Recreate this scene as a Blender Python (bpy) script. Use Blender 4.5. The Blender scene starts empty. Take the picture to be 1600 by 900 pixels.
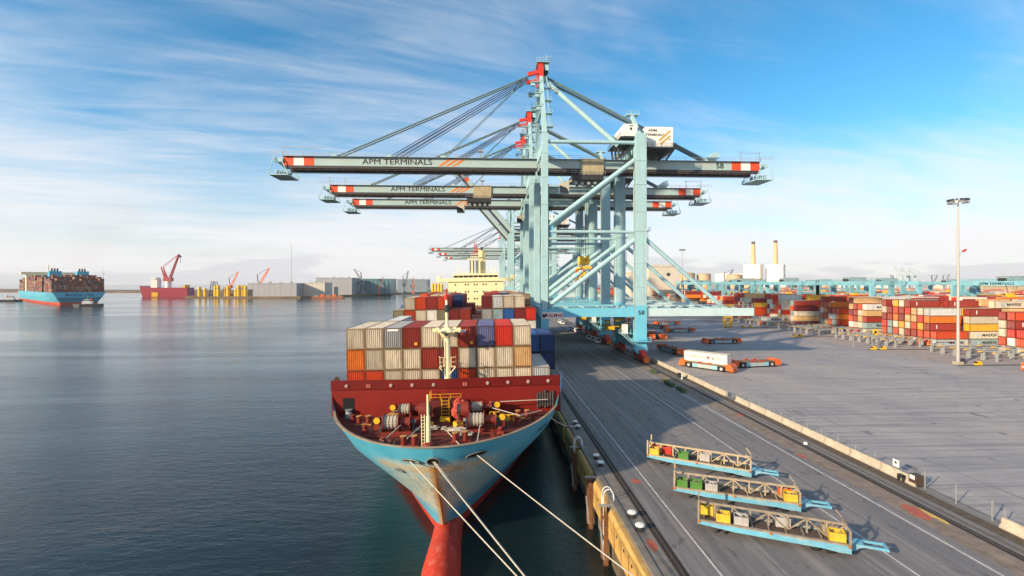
import bpy, math, random
from mathutils import Vector, Matrix
R = math.radians
rnd = random.Random(7)
scene = bpy.context.scene
COL = scene.collection

# ------------------------------------------------------------------ camera
cam_d = bpy.data.cameras.new('camera'); cam = bpy.data.objects.new('camera', cam_d); COL.objects.link(cam)
cam_d.sensor_width = 36.0; cam_d.lens = 36.0 * 750 / 1600
cam_d.shift_y = -7 / 1600; cam_d.clip_start = 0.5; cam_d.clip_end = 90000
cam.location = (0, 0, 23); cam.rotation_euler = (R(90), 0, -math.atan(36 / 750))
scene.camera = cam
# ------------------------------------------------------------------ light, sky, exposure
SUN_EL = R(19.5)
LIGHT = Vector((0.83 * math.cos(SUN_EL), 0.557 * math.cos(SUN_EL), -math.sin(SUN_EL))).normalized()
sun_d = bpy.data.lights.new('sun', 'SUN'); sun_d.energy = 4.6; sun_d.angle = R(1.6); sun_d.color = (1.0, 0.80, 0.55)
sun = bpy.data.objects.new('sun', sun_d); COL.objects.link(sun)
sun.rotation_euler = LIGHT.to_track_quat('-Z', 'Y').to_euler(); sun.location = (-60, -40, 60)
world = bpy.data.worlds.new('World'); scene.world = world; world.use_nodes = True
wt = world.node_tree; wn = wt.nodes; wl = wt.links
for n in list(wn): wn.remove(n)
def WN(t, **k):
    n = wn.new(t)
    for a, b in k.items(): setattr(n, a, b)
    return n
wout = WN('ShaderNodeOutputWorld'); wbg = WN('ShaderNodeBackground'); wbg.inputs[1].default_value = 0.13
wl.new(wbg.outputs[0], wout.inputs[0])
sky = WN('ShaderNodeTexSky', sky_type='NISHITA', sun_disc=False, sun_elevation=SUN_EL, sun_rotation=math.atan2(-LIGHT.x, -LIGHT.y))
sky.air_density = 1.0; sky.dust_density = 0.25; sky.ozone_density = 3.5; sky.altitude = 0
wtc = WN('ShaderNodeTexCoord'); wsep = WN('ShaderNodeSeparateXYZ'); wl.new(wtc.outputs['Generated'], wsep.inputs[0])
def WM(op, a, b=None, c=None):
    n = WN('ShaderNodeMath', operation=op)
    for i, v in enumerate((a, b, c)):
        if v is None: continue
        if isinstance(v, (int, float)): n.inputs[i].default_value = v
        else: wl.new(v, n.inputs[i])
    return n.outputs[0]
def WS(v, a, b, c=0.0, d=1.0):
    n = WN('ShaderNodeMapRange', interpolation_type='SMOOTHSTEP'); wl.new(v, n.inputs[0])
    for i, k in enumerate((a, b, c, d)): n.inputs[1 + i].default_value = k
    return n.outputs[0]
wz = WM('MAXIMUM', wsep.outputs[2], 0.0)
wden = WM('ADD', wz, 0.10)
wu = WM('DIVIDE', wsep.outputs[0], wden); wv = WM('DIVIDE', wsep.outputs[1], wden)
def wcomb(ax, ay, bx, by):
    n = WN('ShaderNodeCombineXYZ')
    wl.new(WM('ADD', WM('MULTIPLY', wu, ax), WM('MULTIPLY', wv, ay)), n.inputs[0])
    wl.new(WM('ADD', WM('MULTIPLY', wu, bx), WM('MULTIPLY', wv, by)), n.inputs[1])
    return n.outputs[0]
def wnoise(vec, scale, detail, rough, dist):
    n = WN('ShaderNodeTexNoise'); wl.new(vec, n.inputs['Vector'])
    n.inputs['Scale'].default_value = scale; n.inputs['Detail'].default_value = detail
    n.inputs['Roughness'].default_value = rough; n.inputs['Distortion'].default_value = dist
    return n.outputs['Fac']
streak = wnoise(wcomb(0.55, 0.22, -0.62, 1.35), 0.9, 9, 0.58, 0.55)
fine = wnoise(wcomb(0.5, 0.1, -0.5, 2.2), 2.2, 8, 0.62, 0.9)
broad = wnoise(wcomb(1, 0.25, 0, 0.8), 0.20, 3, 0.5, 0.4)
cl = WM('ADD', WM('MULTIPLY', streak, 0.66), WM('ADD', WM('MULTIPLY', fine, 0.34), WM('MULTIPLY', WM('SUBTRACT', broad, 0.5), 1.0)))
low = WS(wz, 0.0, 0.34, 1.0, 0.0)                     # more veil towards the horizon
cl = WM('ADD', cl, WM('MULTIPLY', low, 0.15))
cmask = WM('MULTIPLY', WS(cl, 0.29, 0.80), 0.90)
whs = WN('ShaderNodeHueSaturation'); whs.inputs['Hue'].default_value = 0.487; whs.inputs['Saturation'].default_value = 1.24; whs.inputs['Value'].default_value = 0.98; wl.new(sky.outputs[0], whs.inputs['Color'])
def WMIX(f, a_, b_):
    n = WN('ShaderNodeMix', data_type='RGBA'); wl.new(f, n.inputs[0])
    for i, k in ((6, a_), (7, b_)):
        if isinstance(k, tuple): n.inputs[i].default_value = (*k, 1)
        else: wl.new(k, n.inputs[i])
    return n.outputs[2]
wcol = WMIX(WM('MULTIPLY', WS(wz, 0.0, 0.27, 1.0, 0.0), 0.78), whs.outputs[0], (4.0, 3.95, 4.02))      # pale air low down
wcol = WMIX(cmask, wcol, (4.8, 4.7, 4.78))                                                              # high cirrus
waz = WN('ShaderNodeCombineXYZ'); wl.new(wsep.outputs[0], waz.inputs[0]); wl.new(wsep.outputs[1], waz.inputs[1]); wl.new(WM('MULTIPLY', wz, 6.0), waz.inputs[2])
bank = WM('SUBTRACT', WS(wnoise(waz.outputs[0], 2.3, 5, 0.55, 0.2), 0.40, 0.62, 0.0, 0.062), wz)            # low cloud bank on the horizon
wcol = WMIX(WM('MULTIPLY', WS(bank, 0.0, 0.014), 0.6), wcol, (3.35, 3.4, 3.8))
wl.new(wcol, wbg.inputs[0])
vs = scene.view_settings
vs.view_transform = 'Standard'; vs.look = 'None'; vs.exposure = 0.66; vs.gamma = 1.0; vs.use_curve_mapping = False
scene.cycles.max_bounces = 6; scene.cycles.diffuse_bounces = 3; scene.cycles.glossy_bounces = 3; scene.cycles.transmission_bounces = 3
scene.cycles.caustics_reflective = False; scene.cycles.caustics_refractive = False

# ------------------------------------------------------------------ materials
MATS = {}
def mat(name, col, rough=0.55, metal=0.0, var=0.12, scale=0.6, stain=None, stain_amt=0.35, stain_scale=(0.9, 0.9, 0.25), bump=0.0, bscale=3.0, rand=0.0, spec=0.4):
    if name in MATS: return MATS[name]
    m = bpy.data.materials.new(name); m.use_nodes = True; t = m.node_tree; ns, ln = t.nodes, t.links
    b = ns['Principled BSDF']; b.inputs['Roughness'].default_value = rough; b.inputs['Metallic'].default_value = metal
    b.inputs['Specular IOR Level'].default_value = spec
    tc = ns.new('ShaderNodeTexCoord'); src = tc.outputs['Object']
    nz = ns.new('ShaderNodeTexNoise'); nz.inputs['Scale'].default_value = scale; nz.inputs['Detail'].default_value = 6; nz.inputs['Roughness'].default_value = 0.65
    ln.new(src, nz.inputs['Vector'])
    mr = ns.new('ShaderNodeMapRange'); mr.inputs[1].default_value = 0.3; mr.inputs[2].default_value = 0.7
    mr.inputs[3].default_value = 1 - var; mr.inputs[4].default_value = 1 + var; ln.new(nz.outputs['Fac'], mr.inputs[0])
    val = mr.outputs[0]
    if rand > 0:
        oi = ns.new('ShaderNodeObjectInfo'); r2 = ns.new('ShaderNodeMapRange'); r2.inputs[3].default_value = 1 - rand; r2.inputs[4].default_value = 1 + rand
        ln.new(oi.outputs['Random'], r2.inputs[0]); mm = ns.new('ShaderNodeMath'); mm.operation = 'MULTIPLY'
        ln.new(val, mm.inputs[0]); ln.new(r2.outputs[0], mm.inputs[1]); val = mm.outputs[0]
    vm = ns.new('ShaderNodeVectorMath'); vm.operation = 'SCALE'; vm.inputs[0].default_value = col[:3]; ln.new(val, vm.inputs['Scale'])
    out = vm.outputs[0]
    if stain is not None:
        mp = ns.new('ShaderNodeMapping'); mp.inputs['Scale'].default_value = stain_scale; ln.new(src, mp.inputs[0])
        n2 = ns.new('ShaderNodeTexNoise'); n2.inputs['Scale'].default_value = 1.6; n2.inputs['Detail'].default_value = 8; n2.inputs['Roughness'].default_value = 0.7
        if rand > 0:
            oi2 = ns.new('ShaderNodeObjectInfo'); ad = ns.new('ShaderNodeVectorMath'); ad.operation = 'ADD'
            ln.new(mp.outputs[0], ad.inputs[0]); ln.new(oi2.outputs['Location'], ad.inputs[1]); ln.new(ad.outputs[0], n2.inputs['Vector'])
        else: ln.new(mp.outputs[0], n2.inputs['Vector'])
        m3 = ns.new('ShaderNodeMapRange'); m3.inputs[1].default_value = 0.5; m3.inputs[2].default_value = 0.72; m3.inputs[4].default_value = stain_amt
        ln.new(n2.outputs['Fac'], m3.inputs[0])
        mx = ns.new('ShaderNodeMix'); mx.data_type = 'RGBA'; ln.new(m3.outputs[0], mx.inputs[0]); ln.new(out, mx.inputs[6]); mx.inputs[7].default_value = (*stain, 1)
        out = mx.outputs[2]
    ln.new(out, b.inputs['Base Color'])
    if bump > 0:
        n4 = ns.new('ShaderNodeTexNoise'); n4.inputs['Scale'].default_value = bscale; n4.inputs['Detail'].default_value = 5; ln.new(src, n4.inputs['Vector'])
        bp = ns.new('ShaderNodeBump'); bp.inputs['Strength'].default_value = bump; bp.inputs['Distance'].default_value = 0.05
        ln.new(n4.outputs['Fac'], bp.inputs['Height']); ln.new(bp.outputs[0], b.inputs['Normal'])
    MATS[name] = m
    return m
RUST = (0.16, 0.055, 0.02)
CRANE = mat('crane_paint', (0.35, 0.555, 0.595), 0.45, var=0.08, scale=0.25, stain=(0.30, 0.25, 0.17), stain_amt=0.45, stain_scale=(0.7, 0.7, 0.06))
CRANEB = mat('crane_blue_paint', (0.15, 0.50, 0.66), 0.45, var=0.07, scale=0.25, stain=(0.25, 0.42, 0.46), stain_amt=0.4, stain_scale=(0.3, 0.3, 0.08))
BOOMM = mat('boom_paint', (0.36, 0.48, 0.48), 0.5, var=0.10, scale=0.12, stain=(0.40, 0.36, 0.27), stain_amt=0.5, stain_scale=(0.05, 0.2, 0.1))
BOOMD = mat('boom_underside_dark', (0.035, 0.04, 0.045), 0.6)  # near black lower strip of the boom girders
STEEL = mat('galvanised_steel', (0.34, 0.36, 0.36), 0.45, 0.3, var=0.15, scale=2)
DARK = mat('dark_machinery', (0.03, 0.032, 0.035), 0.5)
REDP = mat('red_paint', (0.55, 0.035, 0.02), 0.45, var=0.12)
WHITEP = mat('white_paint', (0.78, 0.77, 0.73), 0.45, var=0.05, stain=(0.5, 0.45, 0.36), stain_amt=0.25)
CREAMP = mat('cream_paint', (0.86, 0.77, 0.46), 0.45, var=0.05, stain=(0.55, 0.40, 0.2), stain_amt=0.25)
YELLOWP = mat('yellow_paint', (0.75, 0.44, 0.02), 0.45, var=0.1, stain=RUST, stain_amt=0.3)
ORANGEP = mat('orange_paint', (0.72, 0.13, 0.018), 0.45, var=0.12, stain=(0.2, 0.05, 0.02), stain_amt=0.35)
BLACKT = mat('black_lettering', (0.012, 0.012, 0.014), 0.6)
REDT = mat('red_lettering', (0.5, 0.02, 0.025), 0.6)
ORANGET = mat('orange_lettering', (0.75, 0.20, 0.02), 0.6)
WHITET = mat('white_lettering', (0.8, 0.8, 0.8), 0.6)
BLUET = mat('navy_lettering', (0.01, 0.03, 0.09), 0.6)
RUBBER = mat('black_rubber', (0.015, 0.015, 0.016), 0.8, bump=0.3)
GLASSD = mat('dark_window_glass', (0.012, 0.014, 0.02), 0.08, var=0.05, spec=0.6)
ROPE = mat('mooring_rope', (0.50, 0.46, 0.38), 0.9, var=0.2, scale=6, bump=0.6, bscale=20)
CONC = mat('weathered_concrete', (0.40, 0.35, 0.27), 0.85, var=0.18, scale=1.2, stain=(0.12, 0.09, 0.06), stain_amt=0.45, bump=0.4)
DECKRED = mat('deck_oxide_red', (0.085, 0.012, 0.009), 0.7, var=0.3, scale=0.9, stain=(0.19, 0.07, 0.055), stain_amt=0.5, stain_scale=(0.7, 0.7, 0.7), bump=0.2)
WALLRED = mat('breakwater_red', (0.185, 0.011, 0.007), 0.55, var=0.14, scale=0.4, stain=(0.15, 0.015, 0.01), stain_amt=0.5, spec=0.25)

# ------------------------------------------------------------------ mesh builder
class MB:
    def __init__(s): s.v = []; s.f = []; s.mi = []; s.cur = 0
    def add(s, vs, fs):
        o = len(s.v); s.v += [tuple(p) for p in vs]
        for f in fs: s.f.append(tuple(i + o for i in f)); s.mi.append(s.cur)
        return s
    def m(s, i): s.cur = i; return s
    def box(s, x0, x1, y0, y1, z0, z1):
        return s.add([(x0, y0, z0), (x1, y0, z0), (x1, y1, z0), (x0, y1, z0), (x0, y0, z1), (x1, y0, z1), (x1, y1, z1), (x0, y1, z1)],
                     [(3, 2, 1, 0), (4, 5, 6, 7), (0, 1, 5, 4), (1, 2, 6, 5), (2, 3, 7, 6), (3, 0, 4, 7)])
    def cbox(s, c, d, rz=0.0):
        a, b, h = d[0] / 2, d[1] / 2, d[2] / 2; cs, sn = math.cos(rz), math.sin(rz)
        P = [(-a, -b, -h), (a, -b, -h), (a, b, -h), (-a, b, -h), (-a, -b, h), (a, -b, h), (a, b, h), (-a, b, h)]
        return s.add([(c[0] + x * cs - y * sn, c[1] + x * sn + y * cs, c[2] + z) for x, y, z in P],
                     [(3, 2, 1, 0), (4, 5, 6, 7), (0, 1, 5, 4), (1, 2, 6, 5), (2, 3, 7, 6), (3, 0, 4, 7)])
    def bar(s, p, q, w, h=None, up=(0, 0, 1), w2=None, h2=None):
        p, q = Vector(p), Vector(q); h = h or w; w2 = w2 or w; h2 = h2 or h
        d = (q - p).normalized(); u = Vector(up)
        if abs(d.dot(u)) > 0.98: u = Vector((0, 1, 0))
        a = d.cross(u).normalized(); b = a.cross(d).normalized()
        vs = [p - a * w / 2 - b * h / 2, p + a * w / 2 - b * h / 2, p + a * w / 2 + b * h / 2, p - a * w / 2 + b * h / 2,
              q - a * w2 / 2 - b * h2 / 2, q + a * w2 / 2 - b * h2 / 2, q + a * w2 / 2 + b * h2 / 2, q - a * w2 / 2 + b * h2 / 2]
        return s.add(vs, [(0, 1, 2, 3), (7, 6, 5, 4), (4, 5, 1, 0), (5, 6, 2, 1), (6, 7, 3, 2), (7, 4, 0, 3)])
    def tube(s, p, q, r, r2=None, n=8, cap=True):
        p, q = Vector(p), Vector(q); r2 = r if r2 is None else r2
        d = (q - p).normalized(); u = Vector((0, 0, 1)) if abs(d.z) < 0.95 else Vector((0, 1, 0))
        a = d.cross(u).normalized(); b = a.cross(d)
        vs = []
        for c, rr in ((p, r), (q, r2)):
            for i in range(n):
                t = 2 * math.pi * i / n; vs.append(c + (a * math.cos(t) + b * math.sin(t)) * rr)
        fs = [(i, (i + 1) % n, n + (i + 1) % n, n + i) for i in range(n)]
        if cap: fs += [tuple(range(n - 1, -1, -1)), tuple(range(n, 2 * n))]
        return s.add(vs, fs)
    def path(s, pts, r, n=6):
        for a, b in zip(pts[:-1], pts[1:]): s.tube(a, b, r, n=n)
        return s
    def lathe(s, c, prof, n=12):
        vs = []
        for r, z in prof:
            for i in range(n):
                t = 2 * math.pi * i / n; vs.append((c[0] + r * math.cos(t), c[1] + r * math.sin(t), c[2] + z))
        fs = []
        for k in range(len(prof) - 1):
            for i in range(n): fs.append((k * n + i, k * n + (i + 1) % n, (k + 1) * n + (i + 1) % n, (k + 1) * n + i))
        fs += [tuple(range(n - 1, -1, -1)), tuple(range((len(prof) - 1) * n, len(prof) * n))]
        return s.add(vs, fs)
    def prism(s, poly, a0, a1, axis='y'):
        n = len(poly)
        def P(u, v, w): return {'y': (u, w, v), 'x': (w, u, v), 'z': (u, v, w)}[axis]
        vs = [P(u, v, a0) for u, v in poly] + [P(u, v, a1) for u, v in poly]
        fs = [tuple(range(n)), tuple(range(2 * n - 1, n - 1, -1))] + [(i, n + i, n + (i + 1) % n, (i + 1) % n) for i in range(n)]
        return s.add(vs, fs)
    def rail(s, p, q, h=1.1, step=2.0, t=0.05):
        p, q = Vector(p), Vector(q); L = (q - p).length; k = max(1, int(L / step)); up = Vector((0, 0, h))
        for i in range(k + 1):
            a = p.lerp(q, i / k); s.bar(a, a + up, t)
        s.bar(p + up, q + up, t); s.bar(p + up * 0.5, q + up * 0.5, t * 0.8)
        return s
    def mesh(s, name):
        me = bpy.data.meshes.new(name); me.from_pydata(s.v, [], s.f)
        return me
    def build(s, name, mats, parent=None, loc=None, smooth=False, rz=0.0, kind=None, fixn=False):
        me = s.mesh(name)
        if not isinstance(mats, (list, tuple)): mats = [mats]
        for m in mats: me.materials.append(m)
        if len(mats) > 1: me.polygons.foreach_set('material_index', s.mi)
        if smooth: me.polygons.foreach_set('use_smooth', [True] * len(me.polygons))
        me.update()
        if fixn:
            import bmesh
            bm = bmesh.new(); bm.from_mesh(me); bmesh.ops.recalc_face_normals(bm, faces=bm.faces); bm.to_mesh(me); bm.free()
        return put(name, me, parent, loc, rz, kind)
def put(name, me, parent=None, loc=None, rz=0.0, kind=None):
    o = bpy.data.objects.new(name, me); COL.objects.link(o)
    if parent is not None: o.parent = parent
    if loc is not None: o.location = loc
    o.rotation_euler.z = rz
    if kind: o['kind'] = kind
    return o
def tag(o, label, cat, group=None):
    o['label'] = label; o['category'] = cat
    if group: o['group'] = group
    return o
def thing(name, loc, label, cat, rz=0.0, group=None):
    return tag(put(name, None, None, loc, rz), label, cat, group)
def dup(root, loc=None, rz=None, label=None, skip=()):
    def cp(o, par):
        c = o.copy(); COL.objects.link(c); c.parent = par
        for ch in o.children:
            if ch.name.split('.')[0] not in skip: cp(ch, c)
        return c
    r = cp(root, None)
    if loc is not None: r.location = loc
    if rz is not None: r.rotation_euler.z = rz
    if label: r['label'] = label
    return r
_txt = {}
def text_mesh(body, size, thick=0.0, bold=0.0):
    k = (body, size, bold)
    if k in _txt: return _txt[k]
    cu = bpy.data.curves.new('lettering_curve', 'FONT'); cu.body = body; cu.size = size; cu.align_x = 'CENTER'; cu.align_y = 'CENTER'
    cu.extrude = 0.01; cu.offset = bold; cu.resolution_u = 3
    ob = bpy.data.objects.new('lettering_tmp', cu); COL.objects.link(ob)
    dg = bpy.context.evaluated_depsgraph_get(); me = bpy.data.meshes.new_from_object(ob.evaluated_get(dg)); me.name = 'lettering'
    bpy.data.objects.remove(ob); _txt[k] = me
    return me
def letter(body, size, m, parent, loc, rot, sx=1.0, bold=0.0):
    me = text_mesh(body, size, bold=bold).copy(); me.materials.clear(); me.materials.append(m)
    o = put('lettering', me, parent, loc); o.rotation_euler = rot; o.scale = (sx, 1, 1)
    return o
FRONT = (R(90), 0, 0)            # reads from -Y
ORD = ['zeroth', 'first', 'second', 'third', 'fourth', 'fifth', 'sixth', 'seventh', 'eighth', 'ninth', 'tenth', 'eleventh', 'twelfth', 'thirteenth', 'fourteenth', 'fifteenth', 'sixteenth', 'seventeenth']
def flat(name, pts, z, m, kind='structure', parent=None):
    b = MB(); b.add([(x, y, z) for x, y in pts], [tuple(range(len(pts)))]); return b.build(name, m, parent, kind=kind)

# ================================================================== SETTING
def node_mat(name):
    m = bpy.data.materials.new(name); m.use_nodes = True; t = m.node_tree
    return m, t.nodes, t.links, t.nodes['Principled BSDF']
def nnoise(ns, ln, src, mscale, scale, detail=6, rough=0.6, dist=0.0, rot=0.0):
    mp = ns.new('ShaderNodeMapping'); mp.inputs['Scale'].default_value = mscale; mp.inputs['Rotation'].default_value = (0, 0, rot); ln.new(src, mp.inputs[0])
    n = ns.new('ShaderNodeTexNoise'); n.inputs['Scale'].default_value = scale; n.inputs['Detail'].default_value = detail
    n.inputs['Roughness'].default_value = rough; n.inputs['Distortion'].default_value = dist; ln.new(mp.outputs[0], n.inputs['Vector'])
    return n.outputs['Fac']
def nrange(ns, ln, v, a, b, c=0.0, d=1.0):
    n = ns.new('ShaderNodeMapRange'); ln.new(v, n.inputs[0])
    for i, k in enumerate((a, b, c, d)): n.inputs[1 + i].default_value = k
    return n.outputs[0]
def nmix(ns, ln, f, a, b):
    n = ns.new('ShaderNodeMix'); n.data_type = 'RGBA'
    if isinstance(f, (int, float)): n.inputs[0].default_value = f
    else: ln.new(f, n.inputs[0])
    for i, k in ((6, a), (7, b)):
        if isinstance(k, tuple): n.inputs[i].default_value = (*k[:3], 1)
        else: ln.new(k, n.inputs[i])
    return n.outputs[2]
def nmath(ns, ln, op, a, b):
    n = ns.new('ShaderNodeMath'); n.operation = op
    for i, k in enumerate((a, b)):
        if isinstance(k, (int, float)): n.inputs[i].default_value = k
        else: ln.new(k, n.inputs[i])
    return n.outputs[0]
def water_mat():
    m, ns, ln, b = node_mat('harbour_water')
    tc = ns.new('ShaderNodeTexCoord'); s = tc.outputs['Object']
    calm = nnoise(ns, ln, s, (0.35, 1.6, 1), 0.012, 5, 0.6, 0.8, R(-12))
    body = nnoise(ns, ln, s, (1, 1, 1), 0.02, 3)
    col = nmix(ns, ln, nrange(ns, ln, body, 0.35, 0.65), (0.005, 0.012, 0.016), (0.008, 0.017, 0.014))
    ln.new(col, b.inputs['Base Color'])
    b.inputs['IOR'].default_value = 1.42
    ln.new(nrange(ns, ln, calm, 0.35, 0.7, 0.06, 0.15), b.inputs['Roughness'])
    h1 = nnoise(ns, ln, s, (0.55, 1.5, 1), 0.7, 6, 0.62, 0.5, R(14))
    h2 = nnoise(ns, ln, s, (0.6, 1.7, 1), 0.11, 3, 0.5, 0.4, R(24))
    h3 = nnoise(ns, ln, s, (1, 1.3, 1), 2.2, 4, 0.6, 0.2)
    h = nmath(ns, ln, 'ADD', nmath(ns, ln, 'MULTIPLY', h1, 0.26), nmath(ns, ln, 'ADD', nmath(ns, ln, 'MULTIPLY', h2, 0.30), nmath(ns, ln, 'MULTIPLY', h3, 0.10)))
    bp = ns.new('ShaderNodeBump'); bp.inputs['Distance'].default_value = 1.0
    ln.new(nrange(ns, ln, calm, 0.36, 0.66, 0.16, 0.72), bp.inputs['Strength']); ln.new(h, bp.inputs['Height']); ln.new(bp.outputs[0], b.inputs['Normal'])
    return m
WATER = water_mat()
flat('water', [(-16000, -1500), (16000, -1500), (16000, 16000), (-16000, 16000)], -6.0, WATER)

def apron_mat(name, yard):
    m, ns, ln, b = node_mat(name)
    tc = ns.new('ShaderNodeTexCoord'); s = tc.outputs['Object']
    big = nnoise(ns, ln, s, (1, 0.35, 1), 0.07, 7, 0.7, 0.5)
    med = nnoise(ns, ln, s, (1, 1, 1), 0.5, 7, 0.7)
    grit = nnoise(ns, ln, s, (1, 1, 1), 6.0, 4, 0.7)
    if yard:
        base = nmix(ns, ln, nrange(ns, ln, big, 0.3, 0.7), (0.27, 0.258, 0.268), (0.47, 0.43, 0.415))
        tr1 = nnoise(ns, ln, s, (0.02, 0.55, 1), 1.0, 6, 0.68, 1.2, R(-9))      # tyre tracks of the carriers, two directions
        tr2 = nnoise(ns, ln, s, (0.03, 0.9, 1), 1.0, 6, 0.68, 1.0, R(62))
        base = nmix(ns, ln, nrange(ns, ln, tr1, 0.47, 0.66, 0, 0.6), base, (0.20, 0.195, 0.215))
        base = nmix(ns, ln, nrange(ns, ln, tr2, 0.48, 0.6, 0, 0.7), base, (0.18, 0.175, 0.195))
        br = ns.new('ShaderNodeTexBrick'); br.inputs['Scale'].default_value = 1.0; br.inputs['Mortar Size'].default_value = 0.13
        br.inputs['Brick Width'].default_value = 46.0; br.inputs['Row Height'].default_value = 19.0; br.inputs['Mortar Smooth'].default_value = 0.3
        mp = ns.new('ShaderNodeMapping'); mp.inputs['Rotation'].default_value = (0, 0, R(90)); ln.new(s, mp.inputs[0]); ln.new(mp.outputs[0], br.inputs['Vector'])
        jn = nmath(ns, ln, 'MULTIPLY', br.outputs['Fac'], nrange(ns, ln, nnoise(ns, ln, s, (1, 1, 1), 0.035, 4, 0.6), 0.42, 0.6, 0.05, 0.85))
        base = nmix(ns, ln, jn, base, (0.06, 0.06, 0.065))
        pt = nnoise(ns, ln, s, (1, 1, 1), 0.022, 5, 0.62, 0.6); base = nmix(ns, ln, nrange(ns, ln, pt, 0.45, 0.62, 0, 0.55), base, (0.40, 0.345, 0.32))
        ol = nnoise(ns, ln, s, (1, 0.5, 1), 0.45, 4, 0.5, 0.8); base = nmix(ns, ln, nrange(ns, ln, ol, 0.64, 0.70, 0, 0.7), base, (0.09, 0.09, 0.10))
    else:
        base = nmix(ns, ln, nrange(ns, ln, big, 0.3, 0.7), (0.105, 0.10, 0.107), (0.225, 0.205, 0.20))
        tr1 = nnoise(ns, ln, s, (1.0, 0.018, 1), 1.0, 6, 0.65, 0.2)
        base = nmix(ns, ln, nrange(ns, ln, tr1, 0.48, 0.64, 0, 0.6), base, (0.31, 0.28, 0.265))
        tr2 = nnoise(ns, ln, s, (1.6, 0.03, 1), 0.8, 5, 0.6, 0.5, R(4))
        base = nmix(ns, ln, nrange(ns, ln, tr2, 0.5, 0.64, 0, 0.7), base, (0.085, 0.083, 0.095))
        spots = nnoise(ns, ln, s, (1, 0.6, 1), 0.9, 3, 0.5, 0.6)
        base = nmix(ns, ln, nrange(ns, ln, spots, 0.60, 0.68, 0, 0.7), base, (0.055, 0.052, 0.055))
    base = nmix(ns, ln, nrange(ns, ln, med, 0.35, 0.7, 0, 0.3), base, (0.16, 0.14, 0.125))
    base = nmix(ns, ln, nrange(ns, ln, grit, 0.4, 0.7, 0, 0.25), base, (0.30, 0.28, 0.27))
    ln.new(base, b.inputs['Base Color']); ln.new(nrange(ns, ln, big, 0.3, 0.7, 0.62, 0.9), b.inputs['Roughness'])
    bp = ns.new('ShaderNodeBump'); bp.inputs['Strength'].default_value = 0.35; bp.inputs['Distance'].default_value = 0.03
    ln.new(nmath(ns, ln, 'ADD', med, nmath(ns, ln, 'MULTIPLY', grit, 0.4)), bp.inputs['Height']); ln.new(bp.outputs[0], b.inputs['Normal'])
    return m
APRON = apron_mat('apron_asphalt', False); YARD = apron_mat('yard_concrete', True)
QE = 13.0
MB().box(QE, 49.6, -80, 760, -9, 0).build('quay_apron', APRON, kind='structure')
MB().box(49.6, 9000, -300, 12000, -9, 0.0).build('terminal_ground', YARD, kind='structure')
COPING = mat('coping_concrete', (0.20, 0.175, 0.15), 0.85, var=0.25, scale=0.8, stain=(0.07, 0.06, 0.055), stain_amt=0.6, stain_scale=(0.6, 0.15, 1), bump=0.4)
MB().box(QE - 0.12, QE + 0.55, -80, 760, -1.1, 0.10).build('quay_coping', COPING, kind='structure')
QFACE = mat('quay_wall_concrete', (0.13, 0.10, 0.07), 0.9, var=0.35, scale=0.5, stain=(0.03, 0.03, 0.025), stain_amt=0.7, stain_scale=(1, 0.5, 0.15), bump=0.6)
qf = MB()
for i in range(70):                                   # sheet piling below the coping
    y = -75 + i * 12.0
    qf.box(QE - 0.35, QE, y, y + 6.0, -9, -1.1)
qf.build('quay_face', QFACE, kind='structure')
# painted lines, rails, trenches on the apron
LINEW = mat('worn_line_paint', (0.55, 0.53, 0.50), 0.7, var=0.25, scale=2.0, stain=(0.12, 0.115, 0.12), stain_amt=0.9, stain_scale=(2.5, 0.5, 1))
LINEF = mat('faded_line_paint', (0.26, 0.25, 0.25), 0.8, var=0.3, scale=2.0, stain=(0.12, 0.115, 0.12), stain_amt=1.0, stain_scale=(2.5, 0.4, 1))
for x, w, m in ((18.3, 0.085, LINEW), (23.5, 0.06, LINEF), (31.2, 0.07, LINEF), (33.8, 0.09, LINEW), (36.9, 0.07, LINEF), (40.4, 0.10, LINEW)):
    flat('painted_line', [(x - w, -20), (x + w, -20), (x + w, 700), (x - w, 700)], 0.006, m)
RAILM = mat('rail_steel', (0.10, 0.075, 0.06), 0.5, 0.4, var=0.3, scale=1.5)
SLOT = mat('rail_slot_grime', (0.035, 0.027, 0.023), 0.9)
SOIL = mat('ballast_soil', (0.10, 0.075, 0.055), 0.95, var=0.4, scale=1.5, bump=0.8, stain=(0.05, 0.07, 0.02), stain_amt=0.4, stain_scale=(1, 1, 1))
for x in (15.4, 44.6):
    flat('rail_channel', [(x - 0.42, -60), (x + 0.42, -60), (x + 0.42, 740), (x - 0.42, 740)], 0.004, SLOT)
    MB().box(x - 0.09, x + 0.09, -60, 740, 0.004, 0.05).build('crane_rail', RAILM, kind='structure')
flat('cable_trench', [(46.6, -60), (48.0, -60), (48.0, 700), (46.6, 700)], 0.005, SOIL)
flat('cable_slot', [(45.6, -60), (45.85, -60), (45.85, 700), (45.6, 700)], 0.009, SOIL)
BRN = mat('rail_side_staining', (0.22, 0.17, 0.135), 0.9, var=0.35, scale=0.8, stain=(0.15, 0.14, 0.14), stain_amt=0.8, stain_scale=(1.5, 0.25, 1))
flat('rail_side_paving', [(41.6, -60), (44.1, -60), (44.1, 700), (41.6, 700)], 0.003, BRN)
flat('rail_side_paving', [(13.6, -60), (14.9, -60), (14.9, 740), (13.6, 740)], 0.003, COPING)
PATCHR = mat('red_oxide_marking', (0.42, 0.10, 0.06), 0.8, var=0.3, scale=2, stain=(0.13, 0.12, 0.12), stain_amt=0.9, stain_scale=(1.5, 1.5, 1))
PATCHY = mat('yellow_marking', (0.6, 0.42, 0.12), 0.8, var=0.3, scale=2, stain=(0.13, 0.12, 0.12), stain_amt=0.9, stain_scale=(1.5, 1.5, 1))
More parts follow.
